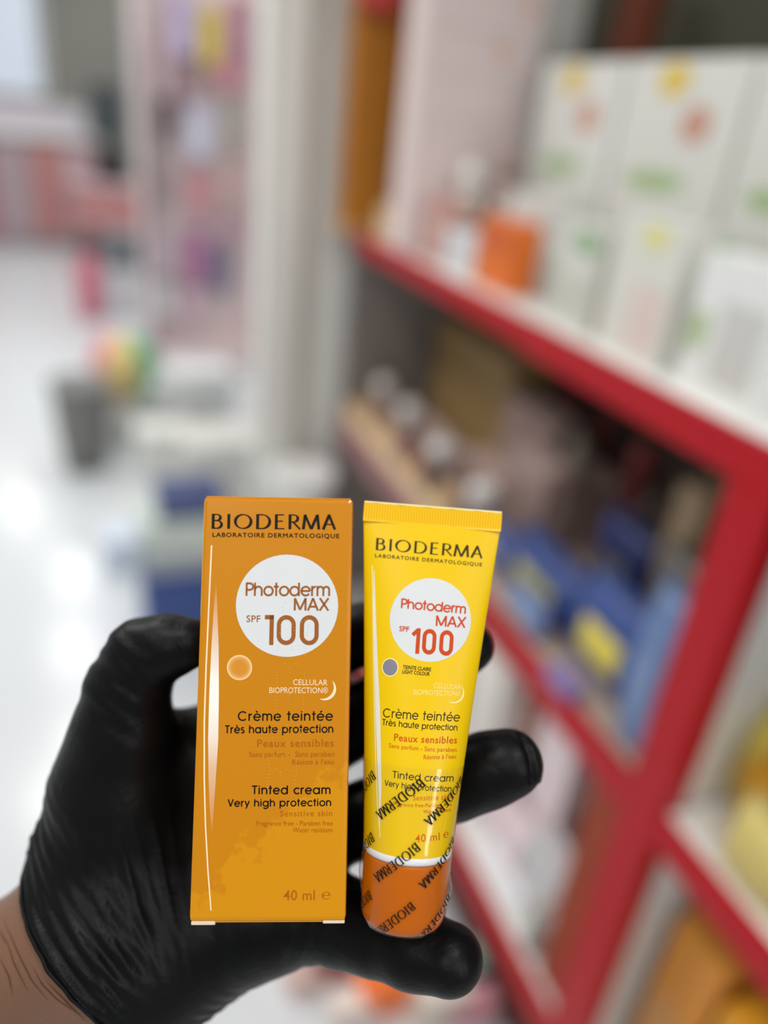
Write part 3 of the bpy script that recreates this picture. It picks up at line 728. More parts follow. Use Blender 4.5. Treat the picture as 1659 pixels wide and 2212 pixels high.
def smin(a, b, k):
    h = np.clip(.5 + .5 * (b - a) / k, 0, 1); return b * (1 - h) + a * h - k * h * (1 - h)
def surface_net(F, org, h):
    s = F < 0; nx, ny, nz = F.shape
    acc = np.zeros((nx - 1, ny - 1, nz - 1, 3)); cnt = np.zeros((nx - 1, ny - 1, nz - 1))
    for ax in range(3):
        sl0 = [slice(None)] * 3; sl1 = [slice(None)] * 3; sl0[ax] = slice(0, -1); sl1[ax] = slice(1, None)
        A, B = F[tuple(sl0)], F[tuple(sl1)]; cr = (A < 0) != (B < 0)
        t = np.where(cr, A / np.where(cr, A - B, 1), 0)
        o1, o2 = [q for q in range(3) if q != ax]
        idx = np.indices(A.shape).astype(float); pos = np.stack(idx, -1); pos[..., ax] += t
        for d1 in (0, 1):
            for d2 in (0, 1):
                src = [slice(None)] * 3; src[o1] = slice(d1, F.shape[o1] - 1 + d1); src[o2] = slice(d2, F.shape[o2] - 1 + d2)
                c = cr[tuple(src)]; acc += pos[tuple(src)] * c[..., None]; cnt += c
    m = cnt > 0; vid = -np.ones(cnt.shape, int); vid[m] = np.arange(m.sum())
    V = acc[m] / cnt[m][:, None] * h + org
    Fc = []
    for ax in range(3):
        sl0 = [slice(1, -1)] * 3; sl1 = [slice(1, -1)] * 3; sl0[ax] = slice(0, -1); sl1[ax] = slice(1, None)
        A, B = s[tuple(sl0)], s[tuple(sl1)]; ii = np.argwhere(A != B)
        flip = A[A != B]
        off = np.array([1, 1, 1]); off[ax] = 0; ii = ii + off
        o1, o2 = [(1, 2), (2, 0), (0, 1)][ax]
        def cell(d1, d2):
            q = ii.copy(); q[:, o1] -= d1; q[:, o2] -= d2; return vid[q[:, 0], q[:, 1], q[:, 2]]
        q = np.stack([cell(1, 1), cell(0, 1), cell(0, 0), cell(1, 0)], 1)
        q[~flip] = q[~flip][:, ::-1]; Fc.append(q)
    return V, np.concatenate(Fc)
def hand_mesh(shrink, h, with_fore, clip_fore=False):
    Hi = HF.inverted(); loc = lambda v: np.array(Hi @ v)
    groups = {k: [[(loc(p), r - shrink) for p, r in ch] for ch in v] for k, v in CHAINS.items()}
    groups['fore'] = [[(loc(p), r - shrink - (.0 if with_fore else -.0)) for p, r in ch] for ch in FORE]
    if not with_fore: groups['fore'] = [[(loc(FORE[0][0][0]), FORE[0][0][1] - shrink), (loc(lens(60, 2120, .238)), .0285 - shrink)]]
    al = [(p, r) for g in groups.values() for ch in g for p, r in ch]
    lo = np.min([p - r for p, r in al], 0) - 3 * h; hi = np.max([p + r for p, r in al], 0) + 3 * h
    lo[0] = max(lo[0], -.20); lo[1] = max(lo[1], -.24)
    ax = [np.arange(lo[i], hi[i], h) for i in range(3)]
    D = np.full([len(a) for a in ax], .05)
    Fg = {}
    for g, chs in groups.items():
        k = .009 if g in ('palm', 'fore') else .003
        acc = np.full(D.shape, .05)
        for ch in chs:
            c2 = np.full(D.shape, .05)
            for (a, ra), (b, rb) in zip(ch[:-1], ch[1:]):
                mn = np.minimum(a - ra, b - rb) - .014; mx = np.maximum(a + ra, b + rb) + .014
                sl = tuple(slice(int(np.searchsorted(ax[i], mn[i])), int(np.searchsorted(ax[i], mx[i]))) for i in range(3))
                X = np.stack(np.meshgrid(ax[0][sl[0]], ax[1][sl[1]], ax[2][sl[2]], indexing='ij'), -1)
                if X.size == 0: continue
                c2[sl] = smin(c2[sl], cone(X, a, b, ra, rb), .004)
            acc = smin(acc, c2, k)
        Fg[g] = acc
    D = smin(Fg['palm'], Fg['fore'], .012)
    for g in ('thumb', 'index', 'middle', 'ring', 'little'): D = smin(D, Fg[g], .0035)
    D[0] = D[-1] = .05; D[:, 0] = D[:, -1] = .05; D[:, :, 0] = D[:, :, -1] = .05
    return surface_net(D, lo, h)
def relax(V, F, it):
    E = np.concatenate([F[:, [0, 1]], F[:, [1, 2]], F[:, [2, 3]], F[:, [3, 0]]]); E = np.concatenate([E, E[:, ::-1]])
    cnt = np.bincount(E[:, 0], minlength=len(V))[:, None]
    for k in range(it):
        S_ = np.stack([np.bincount(E[:, 0], weights=V[E[:, 1], c], minlength=len(V)) for c in range(3)], 1) / np.maximum(cnt, 1)
        V = V + (S_ - V) * (.5 if k % 2 == 0 else -.42)
    return V
def normals(V, F):
    n = np.cross(V[F[:, 2]] - V[F[:, 0]], V[F[:, 3]] - V[F[:, 1]]); N = np.zeros_like(V)
    for c in range(4):
        for k in range(3): N[:, k] += np.bincount(F[:, c], weights=n[:, k], minlength=len(V))
    return N / np.maximum(np.linalg.norm(N, axis=1)[:, None], 1e-12)
def sst(x, a, b):
    t = np.clip((x - a) / (b - a), 0, 1); return t * t * (3 - 2 * t)
def clear_of_carton(V, gap):
    """rubber pressed against the carton flattens on its faces"""
    M = np.array(BM.inverted() @ HF); L_ = V @ M[:3, :3].T + M[:3, 3]
    x, y, z = L_[:, 0], L_[:, 1], L_[:, 2]
    ins = (x > -BW / 2 - gap) & (x < BW / 2 + gap) & (y > -gap) & (y < BD + gap) & (z > -.0012 - gap) & (z < BH)
    pen = np.stack([x + BW / 2 + gap, BW / 2 + gap - x, BD + gap - y, z + .0012 + gap], 1); k = pen.argmin(1)
    for i, (ax, val) in enumerate(((0, -BW / 2 - gap), (0, BW / 2 + gap), (1, BD + gap), (2, -.0012 - gap))): L_[ins & (k == i), ax] = val
    Mi = np.linalg.inv(M); return L_ @ Mi[:3, :3].T + Mi[:3, 3]
# glove
GV, GF = hand_mesh(0.0, .00085, False)
GV = relax(GV, GF, 8); GN = normals(GV, GF)
pxs = CX + FPX * GV[:, 0] / -GV[:, 2]; pys = CY - FPX * GV[:, 1] / -GV[:, 2]
th = np.degrees(np.arctan2(pxs - 500, 2680 - pys)); rr = np.hypot(pxs - 500, 2680 - pys)
nz = np.array([noise.noise(Vector((p[0] * 90, p[1] * 90, p[2] * 90))) for p in GV])
nz2 = np.array([noise.noise(Vector((p[0] * 20 + 7, p[1] * 20, p[2] * 20))) for p in GV])
# long pulled folds that fan out of the heel of the hand
m1 = sst(pys, 1700, 1860) * (1 - sst(pxs, 400, 470)) * (1 - .6 * sst(pys, 2100, 2300))
wv = th * 1.0 + 3.2 * nz2
ridge = (1 - np.abs(np.sin(wv * .62 + 1.0))) ** 2.2
ridge2 = (1 - np.abs(np.sin(wv * 1.37 + 2.0 + rr * .002))) ** 3
nz3 = np.array([noise.noise(Vector((p[0] * 30, p[1] * 30 + 5, p[2] * 30))) for p in GV])
disp = m1 * (ridge * .00105 + ridge2 * .0005) * np.clip(.75 + 1.1 * nz3, .1, 1.4)
# bunched creases just inside the cuff
cuff_a = Vector(HF.inverted() @ lens(4, 1908, .219)); cuff_b = Vector(HF.inverted() @ lens(275, 2212, .219))
cdv = np.array((cuff_b - cuff_a).normalized()); cn = np.array([cdv[1], -cdv[0], 0.0]); cn = -cn if cn @ np.array([-1.0, -.6, 0]) < 0 else cn
cn /= np.linalg.norm(cn); dc = (GV - np.array(cuff_a)) @ cn                       # > 0 beyond the cuff, on the arm
m2 = np.exp(-((dc + .010) / .012) ** 2)
disp += m2 * .0008 * np.sin((dc + .0022 * nz2) * 1500) * np.clip(.6 + nz3, 0, 1.2)
# cross wrinkles over the bent thumb joint and small puckers at the finger roots
m3 = np.exp(-(((pxs - 255) / 75) ** 2 + ((pys - 1470) / 110) ** 2))
disp += m3 * .00035 * np.sin((pys * .8 - pxs * .55 + 22 * nz2) * .145) * (.5 + .5 * np.clip(nz + .5, 0, 1))
m4 = np.exp(-(((pxs - 655) / 45) ** 2 + ((pys - 2045) / 45) ** 2))
disp += m4 * .0005 * np.sin((pxs * .9 + pys * .3) * .20)
# loose fold across the ring finger tip
cx_ = np.interp(pys, [1580, 1600, 1630, 1660, 1690], [1118, 1131, 1145, 1151, 1150])
m5 = np.exp(-((pxs - cx_) / 6.0) ** 2) * (pys > 1575) * (pys < 1690) * (GN[:, 2] > .2)
m5b = np.exp(-((pxs - cx_ - 12) / 8.0) ** 2) * (pys > 1575) * (pys < 1690) * (GN[:, 2] > .2)
disp += -m5 * .0011 + m5b * .0006
GV = GV + GN * disp[:, None]
GV = clear_of_carton(GV, .0003)
keep = dc < 0.0
fk = keep[GF].all(1)
GF2 = GF[fk]; used = np.unique(GF2); mp2 = -np.ones(len(GV), int); mp2[used] = np.arange(len(used))
def glove_material():
    m = bpy.data.materials.new('black_nitrile'); m.use_nodes = True; n = m.node_tree.nodes; L = m.node_tree.links; b = n['Principled BSDF']
    b.inputs['Base Color'].default_value = (.0032, .0034, .0038, 1); b.inputs['Roughness'].default_value = .42; b.inputs['Specular IOR Level'].default_value = .15
    tc = n.new('ShaderNodeTexCoord'); a = n.new('ShaderNodeTexNoise'); a.inputs['Scale'].default_value = 1500; a.inputs['Detail'].default_value = 3
    c = n.new('ShaderNodeTexNoise'); c.inputs['Scale'].default_value = 140; c.inputs['Detail'].default_value = 4; c.inputs['Distortion'].default_value = 1.5
    L.new(tc.outputs['Object'], a.inputs[0]); L.new(tc.outputs['Object'], c.inputs[0])
    b1 = n.new('ShaderNodeBump'); b1.inputs['Strength'].default_value = .10; b1.inputs['Distance'].default_value = .0003
    b2 = n.new('ShaderNodeBump'); b2.inputs['Strength'].default_value = .22; b2.inputs['Distance'].default_value = .0012
    L.new(a.outputs['Fac'], b1.inputs['Height']); L.new(c.outputs['Fac'], b2.inputs['Height']); L.new(b2.outputs[0], b1.inputs['Normal']); L.new(b1.outputs[0], b.inputs['Normal'])
    return m
def skin_material():
    m = bpy.data.materials.new('brown_skin'); m.use_nodes = True; n = m.node_tree.nodes; L = m.node_tree.links; b = n['Principled BSDF']
    b.inputs['Roughness'].default_value = .5; b.inputs['Subsurface Weight'].default_value = .08; b.inputs['Subsurface Radius'].default_value = (.004, .0015, .0008)
    tc = n.new('ShaderNodeTexCoord'); a = n.new('ShaderNodeTexNoise'); a.inputs['Scale'].default_value = 60; a.inputs['Detail'].default_value = 5
    v = n.new('ShaderNodeTexVoronoi'); v.inputs['Scale'].default_value = 900
    mx = n.new('ShaderNodeMix'); mx.data_type = 'RGBA'; mx.inputs[6].default_value = (*lin((104, 74, 54)), 1); mx.inputs[7].default_value = (*lin((122, 84, 62)), 1)
    L.new(tc.outputs['Object'], a.inputs[0]); L.new(tc.outputs['Object'], v.inputs[0]); L.new(a.outputs['Fac'], mx.inputs[0]); L.new(mx.outputs[2], b.inputs['Base Color'])
    bp = n.new('ShaderNodeBump'); bp.inputs['Strength'].default_value = .25; bp.inputs['Distance'].default_value = .0004
    L.new(v.outputs['Distance'], bp.inputs['Height']); L.new(bp.outputs[0], b.inputs['Normal'])
    return m
SV, SF = hand_mesh(.0022, .0016, True); SV = clear_of_carton(relax(SV, SF, 10), .0022)
person = mesh_obj('person', SV, SF, skin_material(), None, HF, smooth=True)
tag(person, 'person with bare brown forearm and black glove holding up carton and tube', 'person')
glove = mesh_obj('glove', GV[used], mp2[GF2], glove_material(), person, smooth=True); glove['label'] = 'black rubber glove'
# rolled bead along the open cuff
ec = {}
for f in mp2[GF2]:
    for a, b in zip(f, np.roll(f, -1)): k = (min(a, b), max(a, b)); ec[k] = ec.get(k, 0) + 1
nb = {}
for (a, b), c in ec.items():
    if c == 1: nb.setdefault(a, []).append(b); nb.setdefault(b, []).append(a)
loops, seen = [], set()
for s0 in nb:
    if s0 in seen: continue
    lp = [s0]; seen.add(s0)
    while True:
        nx = [q for q in nb[lp[-1]] if q not in seen]
        if not nx: break
        lp.append(nx[0]); seen.add(nx[0])
    loops.append(lp)
lp = max(loops, key=len); P0 = GV[used][lp]
for _ in range(6): P0 = (np.roll(P0, 1, 0) + P0 * 2 + np.roll(P0, -1, 0)) / 4
vs, fs = [], []; n = len(P0); cen = P0.mean(0)
for i in range(n):
    out = P0[i] - cen; out -= cn * (out @ cn); out /= np.linalg.norm(out)
    for k in range(6):
        a = 2 * math.pi * k / 6; vs.append(P0[i] + (out * math.cos(a) + cn * math.sin(a)) * .0006)
for i in range(n):
    for k in range(6): a, b = i * 6 + k, i * 6 + (k + 1) % 6; j = (i + 1) % n; fs.append((a, b, j * 6 + (k + 1) % 6, j * 6 + k))
mesh_obj('cuff_bead', vs, fs, glove_material(), glove, smooth=True)
# dark hairs lying along the forearm
SB = BVHTree.FromPolygons([HF @ Vector(v) for v in SV], [tuple(int(i) for i in f) for f in SF])
vs, fs = [], []
for pts in ([(8, 1985), (40, 2060), (70, 2120), (104, 2160)], [(42, 1965), (70, 2040), (110, 2100), (165, 2150)], [(0, 2070), (20, 2110), (28, 2150)], [(70, 2085), (90, 2125), (125, 2160), (170, 2190)],
            [(15, 2030), (30, 2080), (60, 2140)], [(100, 2120), (140, 2160), (185, 2205)], [(0, 2010), (15, 2040)]):
    q = []
    for t in np.linspace(0, len(pts) - 1, 12):
        x = np.interp(t, range(len(pts)), [p[0] for p in pts]); y = np.interp(t, range(len(pts)), [p[1] for p in pts])
        h = SB.ray_cast(EYE, ray(x, y).normalized())
        if h[0] is not None: q.append(h[0] + (h[1] if h[1].dot(ray(x, y)) < 0 else -h[1]) * .00012)
    for i, p in enumerate(q):
        w = .00011 * math.sin(math.pi * (i + .6) / (len(q) + .2)); t_ = (q[min(i + 1, len(q) - 1)] - q[max(i - 1, 0)]).normalized(); s_ = t_.cross(p - EYE).normalized(); u_ = t_.cross(s_)
        b0 = len(vs)
        for k in range(4): a = k * math.pi / 2; vs.append(p + (s_ * math.cos(a) + u_ * math.sin(a)) * w)
        if i:
            for k in range(4): fs.append((b0 - 4 + k, b0 - 4 + (k + 1) % 4, b0 + (k + 1) % 4, b0 + k))
o = mesh_obj('arm_hair', vs, fs, mat('dark_hair', (46, 32, 22), rough=.5), person, world=True); o['kind'] = 'stuff'

# ------------------------------------------------------------------ goods on the top deck
def Y_(px, py, xf): return at(px, py, 'X', xf).y
leafm = lambda extra=(): [('leaf_mark', 'x', .16, .74, .50, .60, (172, 194, 146), 'leaf'), ('flower_mark', 'x', .30, .56, .86, .99, (226, 196, 92), 'round'),
                          ('badge', 'x', .56, .80, .70, .84, (206, 156, 138), 'round'), ('print_panel', 'x', .12, .88, .18, .40, (206, 206, 200), 'rect')] + list(extra)
WHT = (222, 222, 216)
for (a, b, lab) in ((1150, 1322, 'tall white leaf carton in the back row, beside the pinkish display carton'),
                    (1328, 1592, 'tall white leaf carton in the middle of the back row on top deck'),
                    (1600, 1900, 'tall white carton with leaf mark at the near end of the back row')):
    yf, yn = Y_(a, 300, .80), Y_(b, 300, .80)
    ztop = at(1450, 128, 'X', .80).z
    carton('product_carton', lab, 'carton', Vector((.80 + .05, (yf + yn) / 2, D1)), (.10, yf - yn - .003, ztop - D1), WHT, group=None, marks=leafm())
# front row: white cartons with green marks, the gaps between them
for (a, b, top, c, lab, mk) in (
    (1195, 1275, 480, (216, 216, 208), 'narrow white carton with green dab in the front row of the top deck', [('leaf_mark', 'x', .3, .95, .72, .98, (146, 180, 140), 'round'), ('print_panel', 'x', .1, .9, .1, .5, (200, 204, 192), 'rect')]),
    (1306, 1455, 470, (220, 220, 212), 'broad white carton with pale yellow dab, middle of the front row', [('flower_mark', 'x', .38, .78, .80, .98, (224, 220, 150), 'round'), ('print_panel', 'x', .45, .9, .05, .55, (224, 206, 198), 'rect')]),
    (1500, 1700, 560, (232, 234, 232), 'bright white carton with green side mark, nearest in the front row', [('leaf_mark', 'x', .02, .30, .25, .62, (176, 196, 150), 'leaf'), ('print_panel', 'x', .4, .9, .1, .7, (206, 206, 202), 'rect')])):
    shelf_carton('product_carton', lab, 'carton', a, b, top, .632, D1, .045, c, pym=640, marks=mk)
for (px, py, c, capc, h, lab) in ((1288, 650, (178, 184, 168), (140, 178, 132), .15, 'grey green bottle with green cap standing in for shade between the first front cartons'),  # grey green bodies stand in for the shade in the gaps
                                  (1480, 640, (150, 158, 140), (128, 176, 118), .145, 'grey green bottle with bright green cap standing in for shade before the leaf cartons'),
                                  (1180, 600, (206, 208, 204), (226, 226, 222), .13, 'plain white bottle at the far end of the white front row')):
    p = at(px, py, 'X', .675); bottle(lab, Vector((.705, p.y, D1)), .022, h, c, capc, (196, 200, 186))
# low white boxes in front of the pinkish carton
shelf_carton('product_carton', 'low white box standing before the pinkish carton on the top deck', 'carton', 1092, 1170, 420, .70, D1, .06, (218, 220, 216), pym=500, marks=[('print_panel', 'x', .1, .9, .2, .6, (204, 208, 204), 'rect')])
shelf_carton('product_carton', 'orange carton on the top deck near the far end', 'carton', 1030, 1112, 474, .635, D1, .045, (228, 116, 40), pym=545, marks=[('print_panel', 'x', .1, .9, .55, .9, (206, 96, 44), 'rect')])
shelf_carton('product_carton', 'small pale blue white box left of the orange carton', 'carton', 952, 1022, 500, .632, D1, .045, (222, 224, 226), pym=545, marks=[('print_panel', 'x', .2, .8, .2, .7, (206, 212, 218), 'rect')])
shelf_carton('product_carton', 'dusty pink box on the top deck between orange post and orange carton', 'carton', 918, 960, 430, .625, D1, .05, (196, 150, 140), pym=470, marks=[('print_panel', 'x', .15, .85, .2, .8, (206, 170, 162), 'rect')])
carton('product_carton', 'small beige box at the foot of the orange post', 'carton', Vector((.625, 1.625, D1)), (.04, .07, .07), (214, 184, 140), marks=[('print_panel', 'x', .2, .8, .2, .7, (226, 200, 160), 'rect')])
for (px, py, xf, rad, c, capc, lab) in ((1018, 385, .70, .024, (226, 224, 216), (236, 234, 228), 'white domed bottle in front of the pinkish carton'),
                                        (925, 345, .69, .026, (212, 206, 196), (224, 220, 212), 'cream domed bottle nearer the orange post'),
                                        (1100, 355, .74, .022, (176, 152, 146), (160, 138, 132), 'mauve bottle beside the lower right of the pinkish carton')):
    p = at(px, py, 'X', xf); bottle(lab, Vector((xf, p.y, D1)), rad, p.z - D1 + .03, c, capc, (204, 190, 182), dome=True)
# large pinkish display carton facing down the aisle
a = at(902, 240, 'Y', 1.45); b = at(1150, 240, 'Y', 1.45)
mk = [('print_panel', 'y', .05, .95, .30, .97, (222, 206, 204), 'rect')]
for k, v in enumerate((.36, .47, .58, .69, .80, .90)): mk.append(('print_line', 'y', .12, .88 if k % 2 else .76, v, v + .010, (212, 194, 192), 'rect'))
for (u, v) in ((.62, .52), (.80, .63), (.66, .84), (.86, .95)): mk.append(('print_spot', 'y', u, u + .13, v, v + .05, (224, 184, 166), 'round'))
carton('display_carton', 'large pinkish white display carton standing at the far end of the top deck', 'carton', Vector(((a.x + b.x) / 2, 1.50, D1)), (b.x - a.x, .08, .66), (224, 208, 206), marks=mk)
# orange wooden post with a red sign on it
a = at(752, 250, 'Y', 1.72); b = at(862, 250, 'Y', 1.72)
post = tag(empty('wooden_post', ((a.x + b.x) / 2, 1.735, D1)), 'orange brown wooden post rising from the far end of the top deck', 'post')
m_wood = mat('orange_wood', (196, 124, 26), rough=.45, var=.18, scale=14)
bm = bmesh.new(); bm_box(bm, -(b.x - a.x) / 2, (b.x - a.x) / 2, -.02, .02, .002, 1.1, .003); bm_obj('board', bm, m_wood, post)
bm = bmesh.new(); bm_box(bm, -(b.x - a.x) / 2 - .006, (b.x - a.x) / 2 + .006, -.026, .022, .0, .022, .003); bm_obj('foot_block', bm, mat('pale_wood', (206, 158, 96), rough=.5, var=.1, scale=14), post)
p = at(825, 2, 'Y', 1.68)
sg = tag(empty('sign', (p.x, 1.695, p.z - .012)), 'red round sign fixed near the top of the orange post', 'sign')
vs = []; lathe('disc', [(.005, 0), (.055, 0), (.058, .004), (.058, .016), (.055, .02), (.005, .02)], mat('red_sign_plastic', (212, 70, 70), rough=.4), sg, 32, Matrix.Translation((0, 0, .05)) @ Matrix.Rotation(math.pi / 2, 4, 'X'))
box('rim', -.02, .02, -.022, -.018, .03, .07, mat('pale_red_plastic', (226, 120, 116), rough=.4), sg)
# brown upright on the olive wall
a = at(1335, 60, 'X', 1.10); b = at(1405, 60, 'X', 1.10)
st = box('trim_2', 1.09, 1.12, b.y, a.y, D1, 3.0, mat('red_brown_wood', (112, 46, 16), rough=.5, var=.12, scale=10)); tag(st, kind='structure')

# ------------------------------------------------------------------ goods on the middle deck
def cap_bottle(px, py, xf, rad, c, capc, lab, labc=(170, 150, 146), deck=D2):
    p = at(px, py, 'X', xf); bottle(lab, Vector((xf, p.y, deck)), rad, max(.05, p.z - deck + rad * .6), c, capc, labc, dome=True)
for k, (px, py, xf, rad, c, lab) in enumerate((
    (830, 830, .66, .025, (236, 232, 228), 'white capped jar farthest along the middle shelf row'),
    (884, 882, .66, .027, (240, 236, 232), 'white capped jar next to the farthest one on the middle shelf'),
    (955, 968, .66, .029, (242, 240, 238), 'white capped jar in the middle of the row, above the gap between carton and tube'),
    (1045, 1062, .66, .031, (244, 240, 236), 'bright white capped jar just above the crimped top of the tube'))):
    cap_bottle(px, py, xf, rad, (160, 140, 136), c, lab)
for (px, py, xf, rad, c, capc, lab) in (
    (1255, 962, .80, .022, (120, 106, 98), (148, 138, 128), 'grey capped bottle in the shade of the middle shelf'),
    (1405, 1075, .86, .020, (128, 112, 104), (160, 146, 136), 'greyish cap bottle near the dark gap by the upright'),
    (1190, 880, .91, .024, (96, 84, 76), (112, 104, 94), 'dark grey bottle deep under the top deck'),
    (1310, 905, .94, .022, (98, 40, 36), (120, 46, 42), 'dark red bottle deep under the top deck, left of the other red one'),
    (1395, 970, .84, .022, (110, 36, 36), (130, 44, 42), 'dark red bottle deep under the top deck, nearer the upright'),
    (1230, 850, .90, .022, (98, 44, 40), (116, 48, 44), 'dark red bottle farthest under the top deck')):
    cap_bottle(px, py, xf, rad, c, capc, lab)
shelf_carton('product_carton', 'dull ochre carton lying under the top deck', 'carton', 935, 1110, 735, .80, D2, .10, (146, 120, 80), pym=790, marks=[('print_panel', 'x', .1, .9, .3, .8, (142, 116, 74), 'rect')])
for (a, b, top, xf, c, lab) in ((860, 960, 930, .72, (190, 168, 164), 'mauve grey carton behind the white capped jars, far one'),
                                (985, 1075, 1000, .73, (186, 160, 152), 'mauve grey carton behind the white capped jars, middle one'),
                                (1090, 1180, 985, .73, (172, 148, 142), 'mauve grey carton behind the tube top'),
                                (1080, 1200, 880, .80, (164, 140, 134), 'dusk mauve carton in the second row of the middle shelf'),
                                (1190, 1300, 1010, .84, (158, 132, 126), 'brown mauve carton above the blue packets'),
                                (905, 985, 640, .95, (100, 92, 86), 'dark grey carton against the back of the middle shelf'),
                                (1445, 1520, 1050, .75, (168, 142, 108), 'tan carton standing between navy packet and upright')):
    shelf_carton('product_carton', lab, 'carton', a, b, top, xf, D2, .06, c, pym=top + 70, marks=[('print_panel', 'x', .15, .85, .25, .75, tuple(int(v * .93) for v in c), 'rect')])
carton('product_carton', 'grey carton in the far corner of the middle shelf', 'carton', Vector((.97, 1.67, D2)), (.06, .12, .22), (134, 126, 124), marks=[('print_panel', 'x', .15, .85, .25, .75, (126, 118, 116), 'rect')])
# long tan tray at the front of the deck with goods hanging over it
p0, p1 = at(660, 770, 'X', .60), at(840, 975, 'X', .60)
TY_ = 1.752 - min(.30, (p0.y - p1.y) / 2)
tr = tag(empty('tray', (.623, min(TY_, (p0.y + p1.y) / 2), D2 + .0006)), 'long shallow tan tray at the front of the middle shelf, far end', 'tray')
L_ = min(.30, (p0.y - p1.y) / 2)
bm = bmesh.new(); bm_box(bm, -.03, .03, -L_, L_, 0, .004); bm_obj('base', bm, cmat((226, 196, 156)), tr)
for (x0, x1, y0, y1) in ((-.03, -.026, -L_, L_), (.026, .03, -L_, L_), (-.03, .03, -L_, -L_ + .004), (-.03, .03, L_ - .004, L_)):
    bm = bmesh.new(); bm_box(bm, x0, x1, y0, y1, .004, .045); bm_obj('side', bm, cmat((230, 200, 160)), tr)
for (px, py, c, r_, h, lab) in ((870, 1010, (176, 120, 132), .016, .07, 'rose bottle before the white capped jars'),
                                (930, 1010, (86, 84, 92), .016, .08, 'charcoal bottle between two white capped jars'),
                                (1000, 1085, (70, 68, 78), .016, .07, 'charcoal bottle just above the carton and tube gap'),
                                (905, 1065, (206, 140, 120), .014, .05, 'salmon bottle low in the row by the carton top')):
    p = at(px, py, 'X', .635); bottle(lab, Vector((.635, p.y, D2)), r_, h, c, tuple(int(v * .85) for v in c), None)
# blue packets by the upright
def pk(px0, px1, pytop, xf, th, c, lab, labc=None, rz=0.0, tilt=0.0, pym=None, deck=D2, zb=None):
    yn, yf, h = on_shelf(px0, px1, pytop, xf, zb or deck, pym)
    return pouch(lab, Vector((xf + th / 2, (yn + yf) / 2, zb or deck)), (th, yf - yn, h), c, rz, labc, tilt)
def bag(x, y, size, c, lab, lc=None, rz=0.0, tilt=0.0): pouch(lab, Vector((x, y, D2)), size, c, rz, lc, tilt)
bag(.665, .87, (.075, .20, .105), (54, 76, 138), 'wide blue packet with pale yellow label behind the tube', (196, 190, 110))
bag(.765, .835, (.05, .13, .165), (34, 44, 96), 'navy packet in the row behind the blue ones', (110, 106, 100))
bag(.650, .680, (.06, .155, .150), (58, 82, 146), 'blue packet with bright yellow label in the middle of the blue cluster', (230, 210, 80))
bag(.612, .560, (.045, .070, .235), (104, 130, 174), 'tall light blue packet standing at the deck edge against the upright', (116, 138, 180))
bag(.672, .562, (.055, .078, .215), (76, 104, 160), 'blue packet leaning behind the tall light blue one', (130, 156, 206))
bag(.606, .835, (.032, .10, .055), (112, 132, 180), 'small grey blue packet lying at the beige deck front', (150, 166, 170))
bag(.640, 1.00, (.04, .10, .08), (76, 92, 150), 'slate blue packet at the far end of the blue cluster', (150, 150, 140))
bag(.735, .665, (.045, .13, .20), (104, 98, 92), 'dull grey gold packet behind the yellow labelled one', (160, 146, 100))
bag(.745, .558, (.04, .07, .345), (22, 50, 116), 'deep navy packet at the top corner beside the upright', (40, 70, 140))
carton('product_carton', 'small violet box lying on the beige deck front', 'carton', at(1190, 1490, 'Z', D2) + Vector((.02, 0, 0)), (.03, .06, .018), (132, 116, 170), marks=[('print_panel', 'x', .1, .9, .2, .8, (150, 136, 184), 'rect')])

# ------------------------------------------------------------------ goods on the low deck, left of the upright
for (a, b, top, xf, c, lab, pm) in (
    (1015, 1090, 1400, .64, (238, 232, 226), 'cream carton standing behind the middle fingertip', 1480),
    (1085, 1150, 1480, .70, (224, 176, 160), 'salmon topped carton on the low shelf above the ring finger', 1530),
    (1150, 1240, 1560, .70, (244, 228, 232), 'pinkish white carton on the low shelf right of the ring fingertip', 1640),
    (1010, 1130, 1740, .64, (240, 224, 228), 'pale pink carton below the ring finger', 1800),
    (1120, 1215, 1830, .64, (214, 214, 216), 'grey white carton in the middle of the low shelf', 1900),
    (1010, 1110, 1880, .62, (240, 240, 248), 'bluish white carton at the edge of the low shelf', 1960),
    (1140, 1225, 1960, .62, (236, 240, 246), 'bluish white carton nearer the upright on the low shelf', 2040),
    (1215, 1262, 1900, .66, (196, 186, 160), 'beige carton by the dark gap beside the upright', 1960)):
    shelf_carton('product_carton', lab, 'carton', a, b, top, xf, D3, .05, c, pym=pm, marks=[('print_panel', 'x', .15, .85, .3, .8, tuple(int(v * .95) for v in c), 'rect')])
box('trim_3', .605, 1.09, .53, .60, D3 + .001, D2 - .032, mat('dark_rust_board', (156, 54, 0), rough=.6, var=.1, scale=10)); tag(bpy.data.objects['trim_3'], kind='structure')
p = at(1265, 2010, 'Z', D3)
bottle('grey bottle with pale cap beside the lower upright', Vector((.62, .635, D3)), .02, .12, (170, 166, 160), (200, 196, 186), (150, 146, 142))
